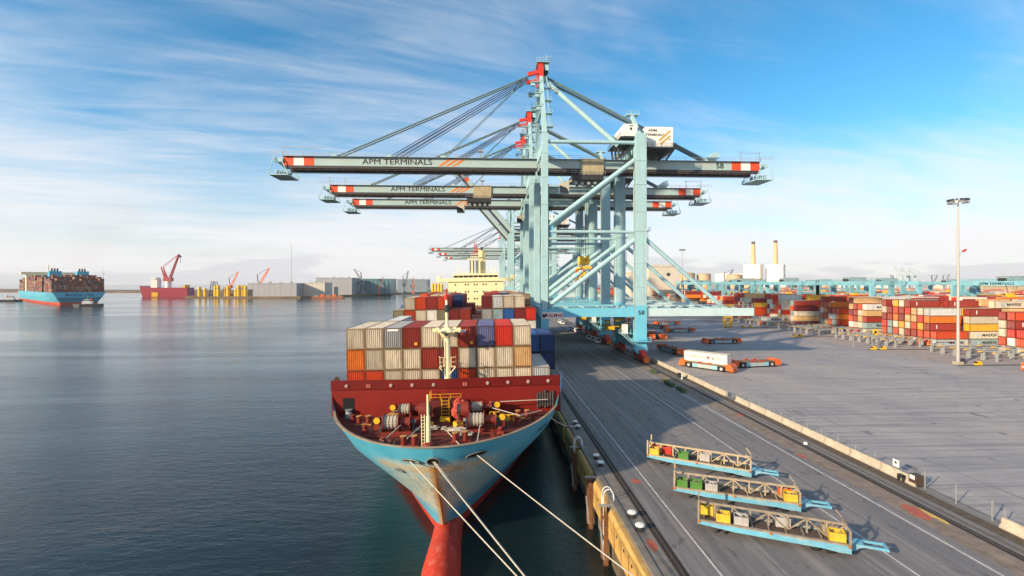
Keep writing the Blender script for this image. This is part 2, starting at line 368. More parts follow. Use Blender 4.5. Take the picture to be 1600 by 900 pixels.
def blob(cx, cy, a, b, z, m, name, seed):
    r2 = random.Random(seed); pts = []
    for i in range(14):
        t = 2 * math.pi * i / 14; k = 0.7 + 0.5 * r2.random(); pts.append((cx + a * k * math.cos(t), cy + b * k * math.sin(t)))
    flat(name, pts, z, m)
for i, (x, y, a, b) in enumerate(((14.3, 41.6, 0.4, 1.1), (14.4, 64.0, 0.4, 1.2), (17.1, 55, 0.5, 0.7), (43.9, 82, 0.4, 1.2), (41.7, 62, 0.5, 1.0), (43.0, 46.2, 0.9, 1.6))):
    blob(x, y, a, b, 0.012, PATCHR, 'red_marking', i)
blob(43.9, 45.4, 0.35, 1.9, 0.014, PATCHY, 'yellow_marking', 31)
# yard: dark strips of the stacking crane rails, worn bands
STRIPY = [128.5, 160.5, 200.5, 243.5, 286, 328, 370, 412, 456, 500, 545]
for y in STRIPY:
    flat('stacker_rail_strip', [(131, y - 0.8), (620, y - 0.8), (620, y + 0.8), (131, y + 0.8)], 0.004, SOIL)
    MB().box(131, 620, y - 0.1, y + 0.1, 0.004, 0.12).build('stacker_rail', RAILM, kind='structure')
PALEY = mat('pale_yard_concrete', (0.33, 0.275, 0.25), 0.9, var=0.2, scale=0.3, stain=(0.2, 0.18, 0.18), stain_amt=0.5, stain_scale=(0.3, 0.3, 1))
for a, b in zip(STRIPY[:-1], STRIPY[1:]):
    flat('block_paving', [(131, a + 1.2), (625, a + 1.2), (625, b - 1.2), (131, b - 1.2)], 0.003, PALEY)
YLF = mat('yard_line_paint', (0.42, 0.41, 0.42), 0.8, var=0.3, scale=1.0, stain=(0.2, 0.19, 0.2), stain_amt=0.95, stain_scale=(0.4, 0.4, 1))
flat('painted_line', [(112, 20), (112.3, 20), (112.3, 640), (112, 640)], 0.006, YLF)
flat('painted_line', [(96, 60), (96.25, 60), (96.25, 640), (96, 640)], 0.006, YLF)
# far shore
SHORE = mat('far_shore_ground', (0.17, 0.12, 0.075), 0.95, var=0.4, scale=0.02)
MB().prism([(-604, 985), (-480, 972), (-372, 966), (-310, 1105), (-190, 1450), (14, 1560), (14, 2000), (-300, 2000), (-1650, 2050), (-3200, 2900), (-9000, 4900), (-9000, 4200), (-3200, 2500), (-1650, 1690), (-1000, 1560), (-720, 1250)], -9, -2.6, 'z').build('far_shore', SHORE, kind='structure', fixn=True)

# ================================================================== QUAY FURNITURE
# bollards
bw = MB().lathe((0, 0, 0), [(0.42, 0), (0.40, 0.06), (0.24, 0.14), (0.21, 0.34), (0.30, 0.42)], 12)
bc = MB().lathe((0, 0, 0), [(0.30, 0.42), (0.44, 0.46), (0.45, 0.54), (0.36, 0.62), (0.1, 0.66)], 12)
BOLD = mat('bollard_iron', (0.05, 0.045, 0.04), 0.6, 0.3, var=0.3)
BOLY = [28.4, 31.0, 44.1, 46.6, 59.9, 62.4, 75.4, 77.8]
bmS, bmC = bw.mesh('bollard_stem'), bc.mesh('bollard_cap'); bmS.materials.append(BOLD); bmC.materials.append(WHITEP)
pn = ['just out of the foreground', 'nearest the viewer', 'in the middle of the quay edge', 'farthest, beside the ship']
pb = ['below the picture edge at the quay foot', 'below the picture edge beside the coping', 'beside the red paint patch, front of the nearest pair', 'rear of the nearest pair, abreast of the trailers',
      'front of the second pair along the quay edge', 'rear of the second pair, by a red stain', 'front of the farthest pair, close to the hull', 'rear of the farthest pair, close to the hull']
for y, lb in zip(BOLY, pb):
    t = thing('mooring_bollard', (14.05, y, 0.0), 'white topped iron mooring bollard, ' + lb, 'bollard', group='bollards along the quay edge')
    put('stem', bmS, t); put('cap', bmC, t)
# ladders with hooped handrails
for y, lb in ((67.4, 'farther white hooped ladder at the shaded start of the yellow fenders'), (50.4, 'nearer white hooped ladder rising over the quay edge beside yellow fenders')):
    t = thing('quay_ladder', (QE, y, -6), lb, 'ladder', group='white ladders on the quay wall')
    for s in (-0.35, 0.35):
        b = MB(); pts = [(-0.95, s, 0.2), (-0.95, s, 6.4)]
        for k in range(9):
            a = math.pi * k / 8; pts.append((-0.95 + 0.55 * (1 - math.cos(a)), s, 6.55 + 0.75 * math.sin(a)))
        pts.append((0.15, s, 6.1)); b.path(pts, 0.055, 6); b.build('stringer', WHITEP, t)
    for k in range(16): MB().tube((-0.95, -0.35, 0.5 + k * 0.38), (-0.95, 0.35, 0.5 + k * 0.38), 0.03, n=5).build('rung', WHITEP, t)
# fender panels and timber fenders
FENY = mat('fender_yellow', (0.55, 0.345, 0.11), 0.6, var=0.2, scale=0.7, stain=(0.20, 0.08, 0.03), stain_amt=0.75, stain_scale=(1, 0.6, 0.35), bump=0.2)
FENB = mat('fender_timber', (0.20, 0.085, 0.035), 0.85, var=0.35, scale=1.2, bump=0.5, stain=(0.03, 0.03, 0.03), stain_amt=0.7)
fl = ['nearest yellow fender panel at the bottom picture edge', 'second yellow fender panel, near the white ladder', 'short yellow fender panel beyond the nearer ladder', 'yellow fender panel below the second bollard pair', 'shaded yellow fender panel right of the ship bow', 'shaded fender panel by the third bollard pair', 'shaded fender panel farthest along the hull']
for (a, b_), lb in zip(((27, 36.6), (36.9, 48.6), (52.0, 55.8), (58.4, 66.3), (68.6, 76.5), (78.5, 86.5), (88.5, 96.5)), fl):
    t = thing('fender_panel', (QE - 0.45, (a + b_) / 2, -3.4), lb, 'fender', group='fender panels on the quay wall')
    L = b_ - a
    MB().prism([(-0.34, 0.35), (-0.34, 2.85), (-0.12, 3.25), (0.30, 3.25), (0.30, 0.0), (-0.05, 0.0)], -L / 2, L / 2, 'y').build('panel', FENY, t, fixn=True)
    for k in range(int(L / 2.4)):
        yk = -L / 2 + 1.2 + k * 2.4
        MB().cbox((-0.37, yk, 2.2), (0.06, 0.18, 0.24)).build('lug', DARK, t)
        MB().cbox((-0.36, yk + 0.9, 1.5), (0.045, 0.06, 2.3)).build('weld_strip', FENB, t)
for y, lb in ((57.1, 'brown timber fender frame hanging between two yellow panels'), (49.7, 'brown timber fender pile beside the nearer white ladder'), (67.6, 'dark timber fender pile under the farther ladder')):
    t = thing('timber_fender', (QE - 0.9, y, -7), lb, 'fender', group='timber fenders on the quay wall')
    for s in (-0.75, 0.55):
        MB().cbox((-0.05, s, 3.0), (0.42, 0.42, 6.6)).build('pile', FENB, t)
    MB().cbox((0.05, -0.1, 5.4), (0.3, 1.9, 0.32)).build('cross_beam', FENB, t)
    MB().bar((-0.3, -0.9, 1.6), (-0.3, 0.7, 4.2), 0.16).build('diagonal_brace', STEEL, t)
    MB().cbox((0.35, 0.1, 6.75), (1.9, 0.25, 0.16)).build('hanger', STEEL, t)
# concrete barrier blocks
blk = MB().prism([(-0.42, 0), (0.42, 0), (0.42, 0.18), (0.20, 0.42), (0.15, 0.95), (-0.15, 0.95), (-0.20, 0.42), (-0.42, 0.18)], -2.42, 2.42, 'y')
blkm = blk.mesh('concrete_barrier'); blkm.materials.append(CONC)
BARR = mat('barrier_concrete', (0.48, 0.42, 0.33), 0.85, var=0.2, scale=1.0, stain=(0.22, 0.17, 0.11), stain_amt=0.5, bump=0.3)
blkm2 = blkm.copy(); blkm2.materials.clear(); blkm2.materials.append(BARR)
ys = [y for y in [20.6 + 5 * k for k in range(5)]] + [54.4 + 5 * k for k in range(8)] + [98.2 + 5 * k for k in range(9)]
for i, y in enumerate(ys):
    if i < 5: lb = 'pale concrete barrier block in the near row, %s from its far end' % ORD[5 - i]
    elif i < 13: lb = 'pale concrete barrier block in the middle row, %s from the fence' % ORD[i - 4]
    else: lb = 'grey concrete barrier block in the far row, %s from the gap' % ORD[i - 12]
    o = put('concrete_barrier', blkm2, None, (48.5 + rnd.uniform(-0.05, 0.05), y, 0.006), R(rnd.uniform(-0.6, 0.6)))
    tag(o, lb, 'barrier', 'concrete barrier blocks along the landside rail')
# wire fences behind the barrier
WIRE = mat('fence_wire', (0.30, 0.30, 0.30), 0.5, 0.4)
def fence(x, y0, y1, h, step, lb):
    t = thing('wire_fence', (x, y0, 0), lb, 'fence', group='wire fences along the landside rail')
    n = int(round((y1 - y0) / step))
    for k in range(n + 1): MB().box(-0.05, 0.05, k * step - 0.05, k * step + 0.05, 0, h + 0.15).build('post', STEEL, t)
    w = MB(); L = y1 - y0
    for z in (0.15, h * 0.5, h): w.bar((0, 0, z), (0, L, z), 0.025)
    k = 0
    while k * 0.3 < L: w.bar((0, k * 0.3, 0.1), (0, k * 0.3, h), 0.008); k += 1
    w.build('wire_mesh', WIRE, t, kind='stuff')
fence(48.7, 44.2, 51.4, 1.9, 3.6, 'tall wire fence closing the gap between near and middle barrier rows')
fence(49.3, 52.4, 92.0, 1.3, 3.3, 'long low wire fence behind the middle barrier row')
fence(48.6, 91.9, 95.6, 1.3, 1.85, 'short wire fence in the gap beside the far barrier row')
fence(49.3, 18.0, 43.4, 1.3, 3.2, 'low wire fence behind the nearest barrier row')
# signs and cabinets at the near fence
t = thing('notice_board', (48.9, 55.4, 0), 'white notice board on a post behind the pale barrier', 'sign')
MB().box(-0.04, 0.04, -0.04, 0.04, 0, 1.0).build('post', STEEL, t); MB().box(-0.06, -0.045, -0.45, 0.45, 1.0, 1.85).build('board', WHITEP, t)
MB().box(-0.075, -0.061, -0.12, 0.14, 1.35, 1.65).build('pictogram', BLACKT, t)
t = thing('power_cabinet', (48.6, 52.4, 0), 'dark open power cabinet with white lid by the fence end', 'cabinet')
MB().box(-0.45, 0.45, -0.5, 0.5, 0.15, 1.25).build('case', mat('cabinet_brown', (0.07, 0.045, 0.035), 0.6), t)
MB().box(-0.47, -0.452, -0.3, 0.35, 0.75, 1.2).build('door', WHITEP, t)
for s in (-0.45, 0.45): MB().box(-0.3, 0.3, s - 0.05, s + 0.05, 0, 0.15).build('foot', DARK, t)
t = thing('hand_wheel_stand', (47.9, 53.6, 0), 'small black stand in front of the pale barrier end', 'stand')
MB().box(-0.2, 0.2, -0.35, -0.25, 0, 0.75).box(-0.2, 0.2, 0.25, 0.35, 0, 0.75).build('leg', DARK, t); MB().box(-0.2, 0.2, -0.35, 0.35, 0.65, 0.8).build('top', DARK, t)
t = thing('warning_post', (46.4, 113.5, 0), 'white warning post with black box beside the far barrier row', 'post')
MB().tube((0, 0, 0), (0, 0, 1.5), 0.22, n=10).build('post', WHITEP, t); MB().box(-1.0, -0.35, -0.3, 0.3, 0.4, 1.5).build('box', DARK, t)
t = thing('ground_lamp', (45.2, 66.5, 0), 'small white ground lamp on the landside rail strip', 'lamp')
MB().lathe((0, 0, 0), [(0.3, 0), (0.28, 0.2), (0.16, 0.34), (0.02, 0.38)], 10).build('dome', WHITEP, t); MB().lathe((0, 0, -0.0), [(0.36, 0.0), (0.36, 0.05)], 10).build('base', DARK, t)
# green and black weights
GRN = mat('weight_green', (0.05, 0.10, 0.035), 0.7, var=0.3, stain=(0.12, 0.12, 0.06), stain_amt=0.5)
for (x, y, n), lb in zip(((42.0, 121.8, 2), (40.7, 108.2, 4), (40.9, 101.5, 3)), ('smallest group of dark green weights nearest the crane', 'longest row of dark green weights with a yellow end', 'dark green weights nearest the viewer')):
    t = thing('ballast_weight_row', (x, y, 0), lb, 'weight', group='green weights on the apron')
    for k in range(n):
        MB().cbox((0, -1.15 * k, 0.42), (0.9, 0.9, 0.75)).build('weight', GRN, t); MB().cbox((-0.1, -1.15 * k + 0.55, 0.36), (0.7, 0.2, 0.6)).build('spacer', DARK, t)
    if n == 4: MB().cbox((0.0, 1.0, 0.45), (0.9, 0.8, 0.9)).build('end_weight', YELLOWP, t)

# ------------------------------------------------------------------ lashing gear trailers
TRB = mat('trailer_blue', (0.13, 0.38, 0.52), 0.5, var=0.15, stain=(0.42, 0.43, 0.40), stain_amt=0.8, stain_scale=(0.25, 0.6, 1.2))
TRO = mat('bracket_rust', (0.36, 0.13, 0.03), 0.7, var=0.3)
TRW = mat('trailer_frame_worn', (0.27, 0.225, 0.175), 0.65, var=0.25, scale=1.5, stain=(0.14, 0.065, 0.03), stain_amt=0.7, stain_scale=(1, 1, 1))
TRC = mat('trailer_frame_pale', (0.46, 0.36, 0.23), 0.6, var=0.2, scale=1.5, stain=(0.25, 0.13, 0.06), stain_amt=0.6, stain_scale=(1, 1, 1))
TRM = mat('trailer_frame_brown', (0.36, 0.29, 0.20), 0.65, var=0.25, scale=1.5, stain=(0.16, 0.08, 0.04), stain_amt=0.6, stain_scale=(1, 1, 1))
TRD = mat('trailer_deck', (0.085, 0.06, 0.045), 0.9, var=0.4, scale=1.5, bump=0.4)
def trailer(loc, rz, lb, fm, paint):
    t = thing('lashing_trailer', (*loc, 0), lb, 'trailer', rz, 'lashing gear trailers parked on the apron')
    L, W = 12.0, 2.55; yc = 1.42
    sill = [(0.0, 0.78), (0.0, 1.02), (L, 1.02), (L, 0.42), (L - 0.8, 0.38), (L - 2.0, 0.50), (3.2, 0.54)]
    for y in (0.0, W - 0.18):
        MB().prism(sill, y, y + 0.18, 'y').build('side_sill', paint, t, fixn=True)
        MB().box(0, L, y - 0.04, y + 0.22, 1.025, 1.17).build('side_rail', fm, t)
    MB().box(0.1, L - 0.1, 0.2, W - 0.2, 0.86, 0.96).build('deck', TRD, t)
    for k in range(9): MB().box(0.5 + k * 1.35, 0.62 + k * 1.35, 0.22, W - 0.22, 0.965, 1.06).build('deck_bearer', fm, t)
    MB().box(L - 0.3, L + 0.02, 0.2, W - 0.2, 0.3, 0.85).build('end_beam', paint, t)
    MB().box(0, L, yc - 0.09, yc + 0.09, 2.16, 2.34).build('upper_rail', fm, t)
    n = 8
    for k in range(n + 1):
        x = min(max(k * L / n, 0.09), L - 0.09); MB().box(x - 0.08, x + 0.08, yc - 0.07, yc + 0.07, 0.965, 2.16).build('post', fm, t)
    for k in range(2, n):
        x0, x1 = k * L / n + 0.09, (k + 1) * L / n - 0.09
        p, q = ((x0, yc, 2.12), (x1, yc, 1.02)) if k % 2 == 0 else ((x0, yc, 1.02), (x1, yc, 2.12))
        MB().bar(p, q, 0.10, 0.12).build('diagonal', fm, t)
    for x, h in ((0.09, 2.95), (L - 0.09, 2.3)):
        for y in (0.02, W - 0.02): MB().box(x - 0.08, x + 0.08, y - 0.07, y + 0.07, 1.17, h).build('corner_post', fm, t)
        MB().box(x - 0.07, x + 0.07, 0.1, W - 0.1, 2.16, 2.29).build('end_rail', fm, t)
    for y in (0.02, W - 0.02): MB().bar((L - 0.1, y, 2.3), (L - 0.6, y, 2.95), 0.1).build('corner_stay', fm, t)
    MB().prism([(L + 0.02, 0.35), (L + 0.02, 0.95), (L + 1.1, 0.98), (L + 1.1, 0.78), (L + 0.7, 0.66), (L + 0.35, 0.35)], W / 2 - 0.5, W / 2 + 0.62, 'y').build('gooseneck', paint, t, fixn=True)
    for q in (-0.42, 0.55): MB().box(L + 1.1, L + 2.6, W / 2 + q - 0.09, W / 2 + q + 0.09, 0.78, 0.96).build('drawbar', paint, t)
    MB().box(L + 2.6, L + 2.8, W / 2 - 0.55, W / 2 + 0.68, 0.76, 0.97).build('drawbar_end', paint, t)
    for x in (0.12, 6.0, L - 0.12): MB().cbox((x, -0.06, 1.02), (0.22, 0.08, 0.24)).build('rust_bracket', TRO, t)
    for x in (L - 2.6, L - 1.5):
        for y in (0.5, W - 0.5): MB().tube((x, y - 0.22, 0.36), (x, y + 0.22, 0.36), 0.36, n=12).build('wheel', RUBBER, t)
    for x in (1.6, 2.3):
        for y in (0.5, W - 0.5): MB().box(x - 0.1, x + 0.1, y - 0.1, y + 0.1, 0.0, 0.86).build('support_leg', DARK, t)
    return t
BINC = {'yellow': mat('bin_yellow', (0.62, 0.42, 0.03), 0.6, var=0.15, stain=(0.30, 0.17, 0.05), stain_amt=0.6, stain_scale=(2, 2, 1)), 'green': mat('bin_green', (0.06, 0.20, 0.03), 0.6, var=0.2, stain=(0.15, 0.12, 0.05), stain_amt=0.4), 'red': REDP, 'grey': mat('bin_grey', (0.38, 0.37, 0.36), 0.55, var=0.2, stain=RUST, stain_amt=0.3), 'orange': ORANGEP, 'rusty': TRW}
def gear_bin(tl, rz, x, y, c, lb, lx=1.15):
    cs, sn = math.cos(rz), math.sin(rz)
    t = thing('lashing_bin', (tl[0] + x * cs - y * sn, tl[1] + x * sn + y * cs, 0.965), lb, 'bin', rz, 'lashing gear bins on the trailers')
    m = BINC[c]; h = 0.92; w = 0.9
    MB().box(-lx / 2, lx / 2, -w / 2, w / 2, 0.06, 0.12).build('floor', m, t)
    for s in (-1, 1):
        MB().box(-lx / 2, lx / 2, s * w / 2 - 0.03, s * w / 2 + 0.03, 0.06, h).build('side_panel', m, t)
        MB().box(s * lx / 2 - 0.03, s * lx / 2 + 0.03, -w / 2 + 0.03, w / 2 - 0.03, 0.06, h).build('end_panel', m, t)
    f = MB(); r2 = random.Random(int(abs(x * 91 + y * 17)))
    for k in range(14):
        p = Vector((r2.uniform(-lx / 2 + .1, lx / 2 - .1), r2.uniform(-w / 2 + .08, w / 2 - .08), r2.uniform(.5, .98)))
        q = p + Vector((r2.uniform(-.3, .3), r2.uniform(-.15, .15), r2.uniform(-.3, .1))); f.bar(p, q, 0.09)
    f.build('twist_locks', TRW if c != 'grey' else STEEL, t, kind='stuff')
    for sx in (-1, 1):
        for sy in (-1, 1): MB().cbox((sx * (lx / 2 - 0.08), sy * (w / 2 - 0.08), 0.03), (0.12, 0.12, 0.06)).build('foot', m, t)
TR = [((20.2, 60.6), R(-30), 'farthest of the three lashing trailers, pale frame with yellow, red and green bins', TRC, TRB),
      ((19.8, 50.7), R(-22.5), 'middle lashing trailer with two green bins at its left end', TRM, TRB),
      ((19.3, 43.6), R(-24.5), 'nearest lashing trailer with worn grey frame and three yellow bins', TRW, TRB)]
for a in TR: trailer(*a)
bins = [(0, 0.85, 0.70, 'yellow', 'yellow bin at the left end of the farthest trailer'), (0, 0.85, 1.98, 'orange', 'orange bin behind the yellow one on the farthest trailer'), (0, 2.2, 1.98, 'red', 'dark red bin on the farthest trailer'), (0, 4.4, 0.70, 'green', 'green bin in the middle of the farthest trailer'), (0, 6.8, 1.5, 'grey', 'pale bin right of the green one on the farthest trailer'),
        (1, 0.85, 0.70, 'green', 'green bin at the left end of the middle trailer'), (1, 2.3, 0.70, 'green', 'second green bin of the middle trailer'), (1, 3.8, 0.70, 'grey', 'pale grey bin beside the green bins on the middle trailer'), (1, 11.2, 0.70, 'yellow', 'yellow bin at the right end of the middle trailer'), (1, 10.9, 1.98, 'orange', 'rusty orange bin behind the yellow one on the middle trailer'),
        (2, 0.8, 1.98, 'yellow', 'yellow bin at the rear left corner of the nearest trailer'), (2, 2.2, 0.70, 'yellow', 'yellow bin second from the left on the nearest trailer'), (2, 3.7, 0.70, 'grey', 'grey bin on the nearest trailer'), (2, 7.2, 1.98, 'grey', 'grey crate in the middle of the nearest trailer'), (2, 11.1, 0.70, 'yellow', 'yellow bin at the right end of the nearest trailer'), (2, 10.8, 1.98, 'rusty', 'rusty bin behind the right yellow one on the nearest trailer')]
for i, x, y, c, lb in bins: gear_bin(TR[i][0], TR[i][1], x, y, c, lb)

# ------------------------------------------------------------------ automated carriers
AGVP = mat('carrier_side_panel', (0.36, 0.42, 0.42), 0.5, var=0.12, stain=(0.2, 0.17, 0.14), stain_amt=0.4)
AGVB = mat('carrier_blue_panel', (0.22, 0.46, 0.56), 0.5, var=0.12)
AGVD = mat('carrier_deck', (0.22, 0.13, 0.075), 0.75, var=0.3, scale=1.5)
HUBM = mat('wheel_hub', (0.42, 0.42, 0.44), 0.5)
def agv_proto():
    t = thing('automated_carrier', (0, 0, 0), 'x', 'carrier', 0, 'orange automated carriers on the yard')
    MB().box(-6.9, 6.9, -1.1, 1.1, 0.45, 1.45).build('chassis', DARK, t)
    MB().box(-5.6, 5.6, -1.42, 1.42, 1.45, 1.72).build('deck', AGVD, t)
    for s in (-1, 1):
        e = MB().prism([(s * 5.7, 0.5), (s * 5.7, 1.95), (s * 6.1, 2.15), (s * 6.9, 2.15), (s * 7.35, 1.5), (s * 7.4, 0.45)], -1.45, 1.45, 'y')
        en = e.build('end_module', ORANGEP, t, fixn=True)
        MB().box(min(s * 7.38, s * 7.62), max(s * 7.38, s * 7.62), -1.35, 1.35, 0.35, 0.8).build('bumper', ORANGEP, t)
        for k in (-1, 1):
            MB().cbox((s * 7.36, k * 1.0, 1.15), (0.12, 0.4, 0.25)).build('headlight', WHITEP, en)
        for y in (-1, 1):
            w = MB().tube((s * 4.55, y * 1.0, 0.78), (s * 4.55, y * 1.5, 0.78), 0.78, n=14).build('wheel', RUBBER, t)
            MB().tube((s * 4.55, y * 1.5, 0.78), (s * 4.55, y * 1.53, 0.78), 0.40, n=10).build('hub', HUBM, w)
            MB().box(min(s * 3.5, s * 2.2), max(s * 3.5, s * 2.2), y * 1.44 - 0.06, y * 1.44 + 0.06, 0.4, 1.4).build('battery_door', AGVB, t)
            MB().cbox((s * 5.3, y * 1.32, 1.85), (0.5, 0.24, 0.28)).build('corner_guide', ORANGEP, t)
    for y in (-1, 1):
        MB().box(-2.18, 2.18, y * 1.44 - 0.05, y * 1.44 + 0.05, 0.4, 1.38).build('side_panel', AGVP, t)
        for x in (-1.3, 1.3): MB().cbox((x, y * 1.36, 1.86), (1.1, 0.22, 0.3)).build('middle_guide', REDP, t)
    return t
AG = [((58.6, 126.4), -52, 'carrier loaded with the white container, in front of the others'), ((73.2, 129.4), 9, 'empty orange carrier right behind the white container'),
      ((89, 180), 4, 'empty carrier alone in the middle of the yard'), ((60.6, 157.6), -84, 'empty carrier pointing at the viewer beside the blue crane leg'),
      ((90, 223), 7, 'carrier farther off, right of the crane leg, broadside on'), ((66.9, 201.5), 90, 'left carrier of the pair parked end on by the crane'), ((71.7, 201.0), 90, 'right carrier of the pair parked end on by the crane'),
      ((157.6, 259.6), 0, 'carrier with a pale lettered container at the yard racks'), ((85.5, 243), -58, 'slanted carrier behind the broadside one near the crane'), ((74.5, 254), 20, 'carrier half hidden behind the crane leg'),
      ((98.5, 262), 5, 'farthest broadside carrier under the platform end'), ((147.2, 120.6), 18, 'carrier cut off by the right picture edge'), ((88, 290), 30, 'farthest slanted carrier below the crane platform')]
agv0 = None
for (x, y), a, lb in AG:
    if agv0 is None: agv0 = agv_proto(); o = agv0
    else: o = dup(agv0)
    o.location = (x, y, 0.004); o.rotation_euler.z = R(a); o['label'] = lb
# vans and cars along the landside rail
VANW = mat('van_white', (0.74, 0.74, 0.74), 0.3, var=0.03)
def van_proto():
    t = thing('parked_van', (0, 0, 0), 'x', 'van', 0, 'white vans parked along the landside rail')
    MB().prism([(-2.3, 0.35), (-2.35, 1.0), (-1.9, 1.15), (-1.2, 1.9), (2.2, 1.95), (2.35, 1.0), (2.35, 0.35)], -0.92, 0.92, 'y').build('body', VANW, t, fixn=True)
    MB().prism([(-1.82, 1.2), (-1.22, 1.84), (-1.26, 1.88), (-1.9, 1.2)], -0.8, 0.8, 'y').build('windscreen', GLASSD, t, fixn=True)
    for y in (-0.93, 0.93): MB().prism([(-1.5, 1.2), (-1.0, 1.78), (0.2, 1.8), (0.2, 1.2)], y - 0.012, y + 0.012, 'y').build('side_window', GLASSD, t, fixn=True)
    for x in (-1.5, 1.5):
        for y in (-0.85, 0.85): MB().tube((x, y - 0.1, 0.34), (x, y + 0.1, 0.34), 0.34, n=10).build('wheel', RUBBER, t)
    for y in (-0.6, 0.6): MB().cbox((-2.33, y, 0.85), (0.06, 0.3, 0.16)).build('headlight', WHITEP, t)
    return t
v0 = None
for k, (x, y, lb) in enumerate(((41.6, 183, 'nearest white van parked by the landside rail'), (41.3, 188.5, 'second white van from the viewer by the rail'), (40.9, 194, 'third white van from the viewer by the rail'), (41.4, 224, 'white van at the near end of the middle group'), (41.0, 230, 'white van in the middle of the second group'), (40.8, 236, 'white van at the far end of the middle group'), (41.2, 268, 'white van near the far crane bogies'), (41.0, 276, 'farthest white van under the crane beam'))):
    o = v0 = van_proto() if v0 is None else v0
    if k: o = dup(v0)
    o.location = (x, y, 0.012); o.rotation_euler.z = R(90 + rnd.uniform(-4, 4)); o['label'] = lb

# ================================================================== THE MOORED CONTAINER SHIP
XS, YS0, ROLL = -5.1, 45.4, -0.017
SHIP_M = Matrix.Translation((XS, YS0, -6.0)) @ Matrix.Rotation(ROLL, 4, 'Y')
def lerp_tab(x, tab):
    if x <= tab[0][0]: return tab[0][1]
    for (a, b), (c, d) in zip(tab[:-1], tab[1:]):
        if x <= c: return b + (d - b) * (x - a) / (c - a)
    return tab[-1][1]
STEM = [(-10, 9.4), (-6, 9.2), (-4, 8.7), (-2.6, 7.7), (0, 5.6), (2, 3.8), (4, 2.1), (6, 0.8), (7.6, 0.0), (12, -0.2)]
LT = [(-9, 70), (-6, 64), (-3, 57), (0, 48), (4, 37), (7.5, 31.5), (12, 31)]
QT = [(-9, 1.15), (-6, 1.05), (-3, 0.92), (0, 0.74), (4, 0.57), (7.5, 0.5), (12, 0.5)]
def halfb(s, z):
    t = min(max((s - lerp_tab(z, STEM)) / lerp_tab(z, LT), 0.0), 1.0)
    b = 16.4 * (1 - (1 - t) ** 2) ** lerp_tab(z, QT)
    if s > 180: b *= 1 - 0.12 * ((s - 180) / 40) ** 2 * (1.0 if z > 2 else 2.2)
    return b
SEND = 218.0
def ztop(s): return lerp_tab(s, [(0, 7.55), (16.3, 7.3), (17.0, 10.5), (22, 10.8), (27, 8.2), (32, 5.6), (218, 5.6)])
